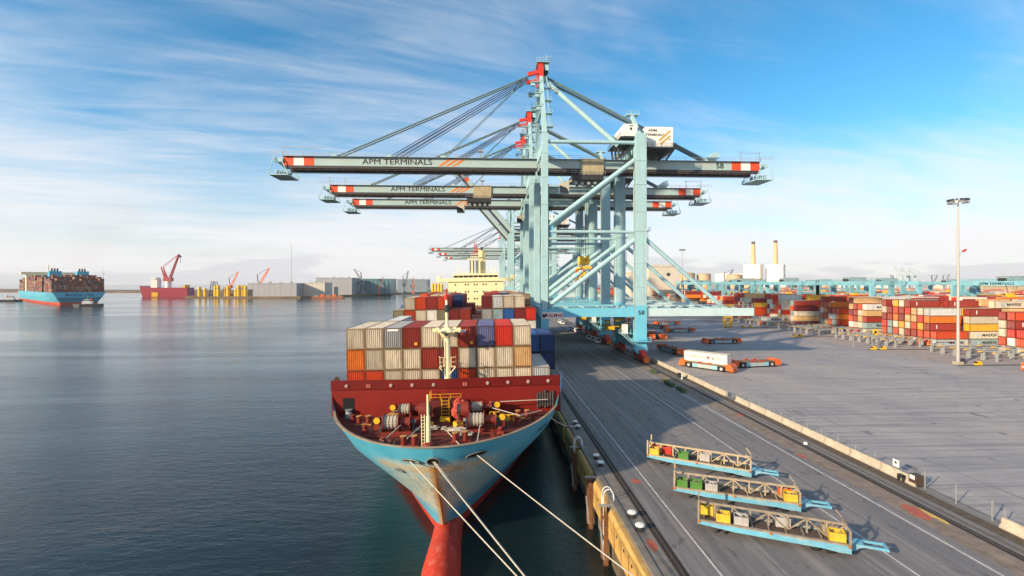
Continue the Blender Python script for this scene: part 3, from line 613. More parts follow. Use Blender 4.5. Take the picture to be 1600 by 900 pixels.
def hull_mat():
    m, ns, ln, b = node_mat('hull_paint')
    tc = ns.new('ShaderNodeTexCoord'); s = tc.outputs['Object']
    sp = ns.new('ShaderNodeSeparateXYZ'); ln.new(s, sp.inputs[0])
    ax = ns.new('ShaderNodeMath'); ax.operation = 'ABSOLUTE'; ln.new(sp.outputs[0], ax.inputs[0])
    n1 = nnoise(ns, ln, s, (1, 1, 1), 0.35, 6, 0.6); n2 = nnoise(ns, ln, s, (1.4, 1.4, 0.12), 1.0, 7, 0.7); n3 = nnoise(ns, ln, s, (2.0, 2.0, 0.09), 1.7, 8, 0.75)
    base = nmix(ns, ln, nrange(ns, ln, n1, 0.3, 0.7), (0.07, 0.39, 0.58), (0.11, 0.46, 0.65))
    # chalked, scuffed paint and painted-in sun glare around the stem below the fairleads
    z = sp.outputs[2]
    band = nmath(ns, ln, 'MULTIPLY', nrange(ns, ln, z, 3.0, 5.5), nrange(ns, ln, z, 12.1, 11.3))
    near = nrange(ns, ln, nmath(ns, ln, 'ADD', ax.outputs[0], nmath(ns, ln, 'MULTIPLY', n1, 3.0)), 2.6, 9.0, 1.0, 0.0)
    wear_glare = nmath(ns, ln, 'MULTIPLY', nmath(ns, ln, 'MULTIPLY', band, near), nrange(ns, ln, n2, 0.33, 0.55, 0.3, 1.0))
    base = nmix(ns, ln, nmath(ns, ln, 'MULTIPLY', wear_glare, 0.95), base, (0.70, 0.70, 0.54))
    # ring of anchor-chain scuffing
    arc = nmath(ns, ln, 'MULTIPLY', nrange(ns, ln, z, 10.2, 10.75), nrange(ns, ln, z, 11.5, 11.0))
    arc = nmath(ns, ln, 'MULTIPLY', arc, nmath(ns, ln, 'MULTIPLY', nrange(ns, ln, ax.outputs[0], 6.6, 5.2), nrange(ns, ln, n1, 0.4, 0.55, 0.2, 1.0)))
    base = nmix(ns, ln, nmath(ns, ln, 'MULTIPLY', arc, 0.9), base, (0.60, 0.42, 0.22))
    # rust streaks running down
    r1 = nmath(ns, ln, 'MULTIPLY', nrange(ns, ln, n3, 0.50, 0.66), nrange(ns, ln, ax.outputs[0], 8.0, 1.0, 0.0, 1.0))
    r1 = nmath(ns, ln, 'MULTIPLY', r1, nrange(ns, ln, z, 11.8, 10.8))
    base = nmix(ns, ln, nmath(ns, ln, 'MULTIPLY', r1, 0.5), base, (0.38, 0.19, 0.05))
    stem = nmath(ns, ln, 'MULTIPLY', nrange(ns, ln, nmath(ns, ln, 'ADD', ax.outputs[0], nmath(ns, ln, 'MULTIPLY', n2, 0.7)), 0.46, 1.05, 1.0, 0.0), nrange(ns, ln, z, 11.6, 11.0))
    base = nmix(ns, ln, nmath(ns, ln, 'MULTIPLY', stem, 0.9), base, (0.46, 0.20, 0.03))
    r2 = nmath(ns, ln, 'MULTIPLY', nrange(ns, ln, n3, 0.62, 0.74), 0.5)
    base = nmix(ns, ln, r2, base, (0.22, 0.17, 0.11))
    hbk = ns.new('ShaderNodeTexBrick'); hbk.inputs['Scale'].default_value = 1.0; hbk.inputs['Brick Width'].default_value = 4.2; hbk.inputs['Row Height'].default_value = 2.1; hbk.inputs['Mortar Size'].default_value = 0.035; hbk.inputs['Mortar Smooth'].default_value = 0.6
    cx_ = ns.new('ShaderNodeCombineXYZ'); ln.new(sp.outputs[0], cx_.inputs[0]); ln.new(z, cx_.inputs[1]); ln.new(cx_.outputs[0], hbk.inputs['Vector'])
    base = nmix(ns, ln, nmath(ns, ln, 'MULTIPLY', hbk.outputs['Fac'], 0.28), base, (0.10, 0.20, 0.24))
    ln.new(base, b.inputs['Base Color']); b.inputs['Roughness'].default_value = 0.42
    bp = ns.new('ShaderNodeBump'); bp.inputs['Strength'].default_value = 0.12; bp.inputs['Distance'].default_value = 0.1; ln.new(n1, bp.inputs['Height']); ln.new(bp.outputs[0], b.inputs['Normal'])
    return m
HULLB = hull_mat()
BOOT = mat('boot_topping_red', (0.42, 0.035, 0.018), 0.6, spec=0.25, var=0.18, scale=0.5, stain=(0.55, 0.25, 0.18), stain_amt=0.5, stain_scale=(0.6, 0.6, 0.4))
ship = thing('container_ship', (XS, YS0, -6.0), 'large blue hulled container ship moored at the quay, bow towards the viewer', 'ship')
ship.rotation_euler.y = ROLL
def S(x, s, z): return (x, s, z + 6.0)             # ship coordinates: x from the centreline, s from the stem, z above the quay
TS = [0, .0012, .004, .009, .016, .026, .038, .052, .066, .0745, .079, .09, .106, .13, .16, .2, .25, .32, .42, .55, .7, .8, .87, .93, 1.0]
ZL = [-9, -7.8, -6.8, -6.2, -5.8, -5.2, -4.7]
FR = [0.12, 0.25, 0.38, 0.5, 0.62, 0.74, 0.85, 0.93, 1.0]
hb = MB(); rows = []
for j in range(len(ZL) + len(FR)):
    row = []
    for t in TS:
        z = ZL[j] if j < len(ZL) else None
        s = t * SEND
        if z is None:
            for _ in range(4): z = -4.7 + (ztop(s) + 4.7) * FR[j - len(ZL)]; s = lerp_tab(z, STEM) + t * (SEND - lerp_tab(z, STEM))
        else: s = lerp_tab(z, STEM) + t * (SEND - lerp_tab(z, STEM))
        row.append((halfb(s, z), s, z))
    rows.append(row)
nT = len(TS)
for sg in (-1, 1):
    vs = [S(sg * x, s, z) for r_ in rows for x, s, z in r_]
    up, lo = [], []
    for j in range(len(rows) - 1):
        for i in range(nT - 1):
            q = (j * nT + i, j * nT + i + 1, (j + 1) * nT + i + 1, (j + 1) * nT + i)
            if sg < 0: q = q[::-1]
            (lo if j < len(ZL) - 1 else up).append(q)
    hb.m(0).add(vs, up); hb.m(1).add(vs, lo)
# transom
tr = [(r_[-1][0], r_[-1][1], r_[-1][2]) for r_ in rows]
hb.m(0).add([S(-x, s, z) for x, s, z in tr] + [S(x, s, z) for x, s, z in reversed(tr)], [tuple(range(2 * len(tr)))])
hull = hb.build('hull', [HULLB, BOOT], ship, smooth=True)
# bulbous bow
bb = MB(); n = 16; prof = [(-2.4, 0.02), (-2.3, 0.5), (-1.9, 1.05), (-1.1, 1.55), (0.3, 1.9), (2.5, 2.05), (5, 1.95), (8, 1.75), (12, 1.7), (20, 1.9)]
vs = [S(0.32 + r_ * math.cos(2 * math.pi * i / n), s, -6.9 + (0.06 * min(s, 9)) + r_ * 1.42 * math.sin(2 * math.pi * i / n)) for s, r_ in prof for i in range(n)]
bb.add(vs, [(k * n + (i + 1) % n, k * n + i, (k + 1) * n + i, (k + 1) * n + (i + 1) % n) for k in range(len(prof) - 1) for i in range(n)])
bb.build('bulbous_bow', BOOT, ship, smooth=True, fixn=True)
# foredeck, bulwark inside, breakwater wall
def deck_poly(s0, s1, z, inset, n=26):
    L = []
    for k in range(n + 1):
        s = s0 + (s1 - s0) * (k / n) ** 1.6; L.append((max(halfb(s, z) - inset, 0.02), s))
    return [(-x, s) for x, s in reversed(L)] + [(x, s) for x, s in L]
P = deck_poly(1.3, 17.2, 6.3, 0.22)
MB().add([S(x, s, 6.35) for x, s in P], [tuple(range(len(P)))]).build('foredeck', DECKRED, ship)
bw_ = MB(); cap = MB(); ss = [0.02 + 15.9 * (k / 30) ** 1.7 for k in range(31)]
def rim(s, z, ins): 
    x = max(halfb(s, z) - ins, 0.0); return x
for sg in (-1, 1):
    for a, b_ in zip(ss[:-1], ss[1:]):
        za, zb = ztop(a), ztop(b_)
        bw_.add([S(sg * rim(a, za, 0.16), a + 0.16, za), S(sg * rim(b_, zb, 0.16), b_ + 0.16, zb), S(sg * rim(b_ + 1.0, 6.3, 0.35), b_ + 1.25, 6.3), S(sg * rim(a + 1.0, 6.3, 0.35), a + 1.25, 6.3)], [(0, 1, 2, 3)])
        A, B = Vector(S(sg * rim(a, za, 0.05), a + 0.05, za + 0.03)), Vector(S(sg * rim(b_, zb, 0.05), b_ + 0.05, zb + 0.03))
        cap.bar(A, B, 0.30, 0.09)
bw_.build('bulwark_lining', DECKRED, ship, fixn=True)
cap.build('cap_rail', mat('cap_rail_paint', (0.30, 0.22, 0.15), 0.6, var=0.3), ship)
WS_ = 16.6
wb = MB(); wtop = MB(); xs_ = [-14.6, -9, -4, 0, 4, 9, 14.6]
def wally(x): return WS_ - 0.75 * (1 - abs(x) / 15.0)
for a, b_ in zip(xs_[:-1], xs_[1:]):
    wb.bar(S(a, wally(a), 8.6), S(b_, wally(b_), 8.6), 0.22, 4.5)
    wtop.bar(S(a, wally(a) - 0.14, 10.35), S(b_, wally(b_) - 0.14, 10.35), 0.26, 1.15)
wall = wb.build('breakwater', WALLRED, ship)
wtop.build('breakwater_cap', mat('breakwater_cap_red', (0.13, 0.008, 0.007), 0.55, var=0.12, spec=0.2), ship)
for x in (-12.6, -7.0, -4.3, -1.6, 5.2, 7.8, 10.4, 13.0):
    l = MB(); y = wally(x) - 0.3; l.tube(S(x, y, 10.25), S(x, y - 0.09, 10.25), 0.21, n=14)
    o = l.build('rim', mat('lamp_rim_pale', (0.50, 0.36, 0.33), 0.6), ship); MB().tube(S(x, y - 0.09, 10.25), S(x, y - 0.13, 10.25), 0.15, n=10).build('lens', mat('lamp_lens', (0.4, 0.3, 0.24), 0.2), o)
for x in (-9.9, 2.3):
    for dx, w in ((-0.14, 0.1), (0.16, 0.1)): MB().box(x + dx - w, x + dx + w, wally(x) - 0.285, wally(x) - 0.275, S(0, 0, 10.0)[2], S(0, 0, 10.45)[2]).build('faded_mark', mat('faded_mark_paint', (0.42, 0.12, 0.09), 0.7), ship)
d = MB(); d.box(-13.1, -11.75, wally(-12.4) - 0.20, wally(-12.4) + 0.05, S(0, 0, 6.5)[2], S(0, 0, 8.7)[2]); d.build('doorway', mat('dark_interior', (0.006, 0.006, 0.008), 0.9), ship)
MB().lathe(S(-12.3, 15.9, 6.35), [(0.5, 0), (0.46, 0.55), (0.34, 0.7), (0.46, 1.0)], 12).build('roller_fairlead', STEEL, ship)
for k in range(7): 
    x = 11.6 + 0.33 * k; MB().tube(S(x, wally(x) - 0.3, 6.8 + 0.12 * (k % 3)), S(x, wally(x) - 0.3, 8.7 + 0.25 * ((k * 5) % 4) * 0.5), 0.12, n=8).build('vent_pipe', mat('pipe_dark', (0.06, 0.05, 0.05), 0.5), ship)
MB().rail(S(-6, wally(-6) - 0.1, 6.35), S(-1.7, wally(-2) - 0.4, 6.35), 1.0, 1.4).build('handrail', YELLOWP, ship)
# fore mast
fm = MB(); fm.tube(S(0, 17.9, 5.6), S(0, 17.9, 12.2), 0.50, 0.42, 14).tube(S(0, 17.9, 12.2), S(0, 17.9, 16.6), 0.42, 0.34, 14).tube(S(0, 17.9, 16.6), S(0, 17.9, 19.2), 0.34, 0.10, 12)
mast = fm.build('foremast', CREAMP, ship, smooth=False)
b = MB(); b.tube(S(0, 17.9, 16.0), S(0, 17.9, 16.7), 0.65, 1.15, 14).tube(S(0, 17.9, 16.7), S(0, 17.9, 17.2), 1.15, 0.5, 14); b.build('crosstree', CREAMP, mast)
b = MB()
for a in range(8):
    t = a * math.pi / 4 + 0.2; b.bar(S(0.9 * math.cos(t), 17.9 + 0.9 * math.sin(t), 16.6), S(1.5 * math.cos(t), 17.9 + 1.5 * math.sin(t), 16.9), 0.2); b.cbox(S(1.6 * math.cos(t), 17.9 + 1.6 * math.sin(t), 16.95), (0.42, 0.42, 0.4))
b.build('signal_lamps', CREAMP, mast)
MB().tube(S(0, 16.72, 16.45), S(0, 16.6, 16.45), 0.26, n=12).build('horn', DARK, mast)
for x in (-1.05, 0.5):
    b = MB(); b.box(x, x + 0.55, 17.4, 18.4, S(0, 0, 12.1)[2], S(0, 0, 12.18)[2]); b.rail(S(x, 17.3, 12.2), S(x + 0.55, 17.3, 12.2), 1.2, 0.5, 0.06); b.rail(S(x if x < 0 else x + 0.55, 17.3, 12.2), S(x if x < 0 else x + 0.55, 18.4, 12.2), 1.2, 0.6, 0.06)
    b.bar(S(0, 17.6, 10.9), S(x if x < 0 else x + .55, 17.5, 12.1), 0.12); b.build('mast_platform', CREAMP, mast)
for z0, z1, m, r_ in ((18.6, 19.3, CREAMP, 0.2), (19.3, 19.6, DARK, 0.42), (19.7, 20.2, DARK, 0.36), (20.2, 20.9, WHITEP, 0.16), (20.9, 21.5, REDP, 0.3), (21.5, 22.3, REDP, 0.12)):
    MB().tube(S(0, 17.9, z0), S(0, 17.9, z1), r_, n=10).build('light_stack', m, mast)
MB().path([S(-0.62, 17.35, 11), S(-0.55, 17.35, 15.6)], 0.09).build('cable_pipe', DARK, mast)
# winches
ROPEW = mat('coiled_rope', (0.40, 0.36, 0.29), 0.9, var=0.25, scale=3, bump=0.8, bscale=9)
REDM = mat('winch_red', (0.20, 0.022, 0.015), 0.55, var=0.25, stain=RUST, stain_amt=0.5)
def winch(x, s, L, sg, big=True):
    w = MB()
    w.box(x - L / 2 - 0.3, x + L / 2 + 0.3, s - 0.7, s + 0.7, S(0, 0, 6.36)[2], S(0, 0, 6.6)[2])
    root = w.build('mooring_winch', REDM, ship); zc = 7.55
    r0 = 0.85 if big else 0.7
    drum = MB()
    for k in range(8): 
        xa = x - L / 2 + k * L / 8 * 0.55; drum.tube(S(xa, s, zc), S(xa + L / 8 * 0.5, s, zc), r0 * (0.86 if k % 2 else 0.94), n=16)
    drum.build('rope_drum', ROPEW, root)
    for k, xx in enumerate((x - L / 2 - 0.05, x + L / 2 * 0.12, x + L / 2)):
        MB().tube(S(xx - 0.05, s, zc), S(xx + 0.05, s, zc), r0 * 1.2, n=18).build('drum_flange', REDM, root)
    MB().tube(S(x + L / 2 * 0.2, s, zc), S(x + L / 2, s, zc), r0 * 0.6, n=14).build('brake_drum', REDM, root)
    MB().tube(S(x - L / 2 - 0.7, s, zc), S(x + L / 2 + 0.6, s, zc), 0.18, n=10).build('shaft', STEEL, root)
    for xx in (x - L / 2 - 0.35, x + L / 2 + 0.3): MB().prism([(s - 0.6, 12.6), (s + 0.6, 12.6), (s + 0.25, 13.9), (s - 0.25, 13.9)], xx - 0.1, xx + 0.1, 'x').build('bearing_stand', DARK, root, fixn=True)
    MB().cbox(S(x + sg * (L / 2 + 0.75), s, 7.5), (0.6, 0.9, 1.3)).build('gear_case', REDM, root); MB().tube(S(x + sg * (L / 2 + 0.75), s - 0.5, 7.9), S(x + sg * (L / 2 + 0.75), s - 0.56, 7.9), 0.36, n=12).build('hand_wheel', YELLOWP, root)
winch(-4.9, 9.0, 2.9, -1); winch(4.6, 9.0, 2.9, 1); winch(-4.5, 14.6, 2.4, -1, False); winch(4.4, 14.6, 2.4, 1, False)
# anchor windlass units and central housing
for sg in (-1, 1):
    a = MB().box(sg * 2.4 - 0.75, sg * 2.4 + 0.75, 11.2, 13.2, S(0, 0, 6.36)[2], S(0, 0, 7.2)[2]); a.tube(S(sg * 2.0, 12.2, 7.9), S(sg * 2.9, 12.2, 7.9), 0.95, n=18); r_ = a.build('anchor_windlass', REDM, ship)
    MB().tube(S(sg * 1.55, 12.2, 7.9), S(sg * 1.98, 12.2, 7.9), 0.72, n=12).build('chain_wheel', DARK, r_)
    b = MB()
    for k in range(9): b.cbox(S(sg * 1.75, 12.0 - k * 0.36, 7.6 - 0.13 * k), (0.30 if k % 2 else 0.12, 0.36, 0.12 if k % 2 else 0.30))
    b.build('anchor_chain', mat('rusty_chain', (0.12, 0.06, 0.035), 0.8, var=0.3), r_)
    MB().tube(S(sg * 1.55, 10.9, 6.36), S(sg * 1.55, 10.9, 6.85), 0.42, n=12).build('warping_head', YELLOWP, r_)
    MB().lathe(S(sg * 2.0, 10.4, 6.36), [(0.5, 0), (0.45, 0.3), (0.3, 0.5)], 10).build('chain_stopper', YELLOWP, r_)
hs = MB().box(-1.9, 1.9, 14.0, 15.3, S(0, 0, 6.36)[2], S(0, 0, 8.6)[2]).build('deck_store', mat('store_red', (0.10, 0.012, 0.010), 0.6, var=0.2), ship)
b = MB(); b.rail(S(-1.9, 14.0, 8.6), S(1.9, 14.0, 8.6), 0.8, 1.2, 0.04).rail(S(-1.9, 14.0, 8.6), S(-1.9, 15.3, 8.6), 1.0, 1.2, 0.06); b.build('handrail', YELLOWP, hs)
b = MB()
for sx in (-0.45, 0.45): b.bar(S(sx, 13.6, 6.4), S(sx, 13.9, 8.9), 0.07)
for k in range(6): b.bar(S(-0.45, 13.6 + 0.04 * k, 6.7 + k * 0.38), S(0.45, 13.6 + 0.04 * k, 6.7 + k * 0.38), 0.05)
b.build('yellow_ladder', YELLOWP, hs); MB().box(-0.6, 0.6, 12.6, 13.5, S(0, 0, 6.37)[2], S(0, 0, 6.8)[2]).build('step', YELLOWP, hs)
# red tarpaulin heap / net
nb = MB(); r2 = random.Random(5); vs = []; fs = []
for i in range(9):
    for j in range(13):
        a = math.pi * i / 8; t = 2 * math.pi * j / 13; k = 1 + r2.uniform(-.18, .18)
        vs.append(S(1.9 + 1.05 * k * math.sin(a) * math.cos(t), 13.2 + 0.75 * k * math.sin(a) * math.sin(t), 7.6 + 1.35 * k * math.cos(a)))
for i in range(8):
    for j in range(13): fs.append((i * 13 + j, i * 13 + (j + 1) % 13, (i + 1) * 13 + (j + 1) % 13, (i + 1) * 13 + j))
nb.add(vs, fs); nb.build('red_tarpaulin', mat('tarpaulin_red', (0.42, 0.05, 0.03), 0.7, var=0.35, scale=2.5, bump=0.6), ship, fixn=True)
# rope heaps
def heap(x, s, a, b_, n, seed):
    r2 = random.Random(seed); h = MB(); pts = []
    for k in range(n):
        t = k * 0.9; rr = 0.35 + 0.65 * ((k * 7) % n) / n
        pts.append(S(x + a * rr * math.cos(t) + r2.uniform(-.1, .1), s + b_ * rr * math.sin(t), 6.45 + 0.28 * r2.random() + 0.15 * (1 - rr)))
    h.path(pts, 0.075, 5); h.build('rope_heap', ROPEW, ship)
heap(1.6, 8.6, 1.3, 0.7, 60, 1); heap(-1.2, 9.6, 0.9, 0.5, 40, 2); heap(2.9, 7.0, 0.8, 0.5, 36, 3)
BITTC = mat('bitt_cap_worn', (0.40, 0.24, 0.08), 0.6, var=0.3, scale=3)
# bitts, pedestal rollers, fairleads on deck
for x, s, a in ((-2.9, 4.4, 0), (2.3, 5.2, 20), (-9.6, 12.6, 0), (9.4, 13.0, 0)):
    ca, sa = math.cos(R(a)), math.sin(R(a)); w = MB(); w.cbox(S(x, s, 6.42), (1.9, 0.7, 0.12), R(a)); r_ = w.build('double_bitt', BITTC if abs(x) > 9 else REDM, ship)
    for k in (-0.55, 0.55):
        MB().lathe(S(x + k * ca, s + k * sa, 6.48), [(0.28, 0), (0.28, 0.75), (0.36, 0.78), (0.36, 0.9)], 12).build('post', REDM, r_); MB().lathe(S(x + k * ca, s + k * sa, 7.39), [(0.36, 0), (0.34, 0.03)], 12).build('post_cap', BITTC, r_)
for x, s in ((-8.6, 9.2), (8.6, 10.6), (-5.6, 4.6), (6.6, 7.0), (-11.2, 13.8)):
    r_ = MB().lathe(S(x, s, 6.36), [(0.35, 0), (0.3, 0.4), (0.22, 0.5), (0.3, 0.8)], 10).build('pedestal_roller', REDM, ship); MB().lathe(S(x, s, 7.16), [(0.32, 0), (0.3, 0.08)], 10).build('roller_cap', REDM, r_)
for x, s in ((-6.8, 10.4), (6.9, 10.6), (7.6, 11.2), (-6.2, 13.0), (6.0, 12.6)):
    b = MB(); b.rail(S(x - 0.6, s, 6.36), S(x + 0.6, s, 6.36), 1.05, 0.6, 0.06); b.cbox(S(x, s + 0.2, 7.0), (0.35, 0.3, 0.7)); b.build('control_stand', YELLOWP, ship)
r7 = random.Random(21)
for k in range(16):
    x, s_ = r7.uniform(-9, 9), r7.uniform(4.5, 14.5)
    if abs(x) > halfb(s_, 6.3) - 1.2: continue
    if k % 3 == 0: MB().lathe(S(x, s_, 6.36), [(0.16, 0), (0.16, 0.5), (0.36, 0.55), (0.3, 0.72), (0.05, 0.78)], 10).build('mushroom_vent', DECKRED if k % 2 else BITTC, ship)
    elif k % 3 == 1: MB().cbox(S(x, s_, 6.62), (r7.uniform(.4, .9), r7.uniform(.3, .6), 0.5), r7.uniform(0, 3)).build('deck_box', REDM, ship)
    else: MB().path([S(x + 0.4 * math.cos(q * 0.7) * (1 - q * 0.02), s_ + 0.4 * math.sin(q * 0.7) * (1 - q * 0.02), 6.4 + 0.012 * q) for q in range(26)], 0.05, 5).build('rope_coil', ROPEW, ship)
for x0, s0, x1, s1 in ((-8, 7.5, 8, 7.6), (-3.4, 3.2, -3.4, 13), (3.4, 4, 3.4, 13)): MB().tube(S(x0, s0, 6.44), S(x1, s1, 6.44), 0.07, n=6).build('deck_pipe', REDM, ship)
# jackstaff and ladder
js = MB().tube(S(-0.9, 4.3, 6.36), S(-0.9, 4.3, 9.4), 0.26, 0.22, 12).tube(S(-0.9, 4.3, 9.4), S(-0.9, 4.3, 11.6), 0.13, 0.1, 8).build('jackstaff', CREAMP, ship)
b = MB()
for sx in (-1.55, -1.25): b.bar(S(sx, 4.1, 6.36), S(sx, 4.1, 9.6), 0.07)
for k in range(9): b.bar(S(-1.55, 4.1, 6.7 + k * 0.33), S(-1.25, 4.1, 6.7 + k * 0.33), 0.05)
b.build('jackstaff_ladder', CREAMP, js); MB().lathe(S(-0.9, 4.3, 6.36), [(0.7, 0), (0.6, 0.25), (0.3, 0.4)], 10).build('jackstaff_base', REDM, js)
# deck ropes
for k, pts in enumerate(([(-4.4, 8.4, 7.4), (-5.7, 3.6, 6.9), (-6.1, 3.1, 6.6)], [(4.4, 8.4, 7.4), (4.1, 3.2, 6.8)], [(5.4, 14.6, 8.1), (12.8, 15.6, 8.0)], [(5.2, 14.4, 7.6), (9.0, 11.4, 7.2), (11.8, 13.4, 7.2)], [(-5.4, 14.4, 7.7), (-8.2, 11.6, 7.0)], [(-2.0, 9.5, 7.2), (-3.2, 5.2, 6.9)], [(0.6, 8.6, 6.5), (2.3, 3.6, 6.6)])):
    MB().path([S(*p) for p in pts], 0.055, 6).build('deck_line', ROPE, ship)
# hawse openings with lips
HOLE_SHADE = mat('fairlead_recess_shade', (0.012, 0.010, 0.010), 0.9)
def hawse(s_off, sg, z, a, b_, nm='fairlead'):
    # oval lip on the shell's tangent plane, dark disc painting the recess shade
    x = sg * halfb(s_off, z); p = Vector(S(x, s_off, z))
    e = 0.05; p1 = Vector(S(sg * halfb(s_off + e, z), s_off + e, z)); p2 = Vector(S(sg * halfb(s_off, z + e), s_off, z + e))
    tx = (p1 - p).normalized() if sg else Vector((1, 0, 0)); tz = (p2 - p).normalized()
    if not sg: p = Vector(S(0, lerp_tab(z, STEM), z)); tz = (Vector(S(0, lerp_tab(z + .2, STEM), z + .2)) - p).normalized()
    nrm = tx.cross(tz).normalized()
    if nrm.y > 0: nrm = -nrm
    n = 18; lip = MB(); pts = [p + nrm * 0.10 + tx * a * math.cos(2 * math.pi * i / n) + tz * b_ * math.sin(2 * math.pi * i / n) for i in range(n)]
    for i in range(n): lip.tube(pts[i], pts[(i + 1) % n], 0.07, n=6)
    o = lip.build(nm, mat('fairlead_lip', (0.16, 0.20, 0.19), 0.6, var=0.3, stain=RUST, stain_amt=0.7, stain_scale=(1, 1, 1)), ship); d = MB(); d.add([q - nrm * 0.04 for q in pts], [tuple(range(n))]); d.build('mouth', HOLE_SHADE, o)
    return p + nrm * 0.15
hl = hawse(1.15, -1, 6.05, 0.85, 0.36); hc = hawse(0.55, 0, 6.05, 0.62, 0.48); hr = hawse(1.9, 1, 6.2, 1.15, 0.42)
ap = MB(); px, ps = halfb(2.6, 4.6), 2.6
hawse(3.0, -1, 4.5, 0.36, 0.36, 'anchor_pocket')
# name on the bow, bent to the shell
def shell_text(body, size, s0, z0, sg, m):
    me = text_mesh(body, size).copy(); me.materials.clear(); me.materials.append(m)
    for v in me.vertices:
        s = s0 + sg * v.co.x; z = z0 + v.co.y; x = sg * (halfb(s, z) + 0.03 + v.co.z); v.co = S(x, s, z)
    put('name_lettering', me, ship)
shell_text('MAERSK', 0.85, 12.2, 5.5, 1, BLUET)
# main deck and hatch coamings
P = deck_poly(17.4, SEND, 5.5, 0.1, 30); MB().add([S(x, s, 5.3) for x, s in P], [tuple(range(len(P)))]).build('main_deck', DECKRED, ship)
BAYS = [20.1, 33.2, 64.5, 78.5, 92.5, 106.5, 120.5, 134.5]
for s in BAYS: MB().box(-13.5, 13.5, s + 0.3, s + 11.9, S(0, 0, 5.3)[2], S(0, 0, 8.58)[2]).build('hatch_cover', DECKRED, ship)
for s in (47.5,): MB().box(-12, 12, s, s + 14, S(0, 0, 5.3)[2], S(0, 0, 8.2)[2]).build('hatch_cover', DECKRED, ship)
# superstructure
SB = 158.5
sup = MB().box(-11.7, 11.7, SB, SB + 13, S(0, 0, 5.3)[2], S(0, 0, 25.0)[2]).build('deckhouse', CREAMP, ship)
for row, z in enumerate((22.6, 19.6, 16.6, 13.6)):
    for x in (-8.6, -4.4, -3.2, -0.6, 0.5, 3.2, 4.4, 8.6):
        MB().box(x - 0.28, x + 0.28, SB - 0.04, SB + 0.02, S(0, 0, z)[2] - 0.35, S(0, 0, z)[2] + 0.35).build('porthole', GLASSD, sup)
for z in (21.0, 18.0, 15.0): MB().box(-11.75, 11.75, SB - 0.10, SB, S(0, 0, z)[2], S(0, 0, z)[2] + 0.12).build('deck_edge', CREAMP, sup)
brd = MB().box(-16.6, 16.6, SB - 0.6, SB + 3.5, S(0, 0, 25.0)[2], S(0, 0, 25.25)[2]).box(-16.6, 16.6, SB - 0.62, SB - 0.45, S(0, 0, 23.9)[2], S(0, 0, 25.0)[2]).build('bridge_wing', CREAMP, ship)
for sg in (-1, 1):
    for k in range(3): MB().bar(S(sg * 11.7, SB + k, 21.5), S(sg * 15.8, SB + k, 24.6), 0.3).build('wing_strut', CREAMP, brd)
    MB().box(sg * 15.6 - 0.7, sg * 15.6 + 0.7, SB - 0.3, SB + 2, S(0, 0, 25.25)[2], S(0, 0, 26.6)[2]).build('wing_console', CREAMP, brd)
wh = MB().box(-9.6, 9.6, SB + 0.4, SB + 9, S(0, 0, 25.25)[2], S(0, 0, 25.55)[2]).box(-9.6, 9.6, SB + 0.4, SB + 9, S(0, 0, 26.5)[2], S(0, 0, 27.3)[2]).box(-9.4, 9.4, SB + 0.9, SB + 8.6, S(0, 0, 25.55)[2], S(0, 0, 26.5)[2]).build('wheelhouse', CREAMP, ship)
for k in range(9):
    x = -8.4 + k * 2.1; MB().box(x - 0.92, x + 0.92, SB + 0.8, SB + 0.9, S(0, 0, 25.6)[2], S(0, 0, 26.45)[2]).build('window', GLASSD, wh)
MB().rail(S(-9.4, SB + 0.6, 27.3), S(9.4, SB + 0.6, 27.3), 1.0, 1.5, 0.07).build('handrail', CREAMP, wh)
rm = MB()
for x in (-1.9, 1.3): rm.box(x, x + 0.7, SB + 3, SB + 4, S(0, 0, 27.3)[2], S(0, 0, 33.2)[2])
rm.box(-3.6, 3.2, SB + 2.6, SB + 4.4, S(0, 0, 33.2)[2], S(0, 0, 33.7)[2]).box(-2.2, 2.0, SB + 2.8, SB + 4.2, S(0, 0, 35.4)[2], S(0, 0, 35.7)[2]); rmo = rm.build('radar_mast', CREAMP, ship)
for x in (-1.6, 1.0): MB().box(x - 1.0, x + 1.0, SB + 3.2, SB + 3.8, S(0, 0, 27.5)[2], S(0, 0, 32.9)[2]).build('exhaust_grille', mat('grille_grey', (0.16, 0.17, 0.16), 0.5), rmo)
b = MB()
for k in range(5): b.bar(S(-0.9, SB + 3.5, 35.7 + k * 0.9), S(0.9, SB + 3.5, 36.6 + k * 0.9), 0.14); b.bar(S(0.9 - 0.1 * k, SB + 3.5, 35.7 + k * 0.9), S(-0.9 + 0.1 * k, SB + 3.5, 35.7 + k * 0.9), 0.18)
for x in (-0.8, 0.8): b.bar(S(x, SB + 3.5, 33.7), S(x * 0.3, SB + 3.5, 41), 0.2)
b.build('lattice_topmast', REDP, rmo)
MB().bar(S(-2.2, SB + 3, 34.4), S(1.6, SB + 3, 34.4), 0.3).build('radar_scanner', CREAMP, rmo)
fn = MB().prism([(SB + 6, 33.3), (SB + 6, 43.5), (SB + 11, 42.5), (SB + 11, 33.3)], 1.2, 4.2, 'x').build('funnel', CREAMP, ship, fixn=True)
MB().tube(S(2.6, SB + 8, 37.2), S(2.6, SB + 8, 39), 0.5, n=10).build('exhaust_pipe', DARK, fn)
for x, h in ((-8, 3.2), (-6.4, 2.4), (7, 4.0), (8.4, 2.6), (5.2, 3.0)): MB().tube(S(x, SB + 4, 27.3), S(x, SB + 4, 27.3 + h), 0.09, n=6).build('aerial', CREAMP, wh)
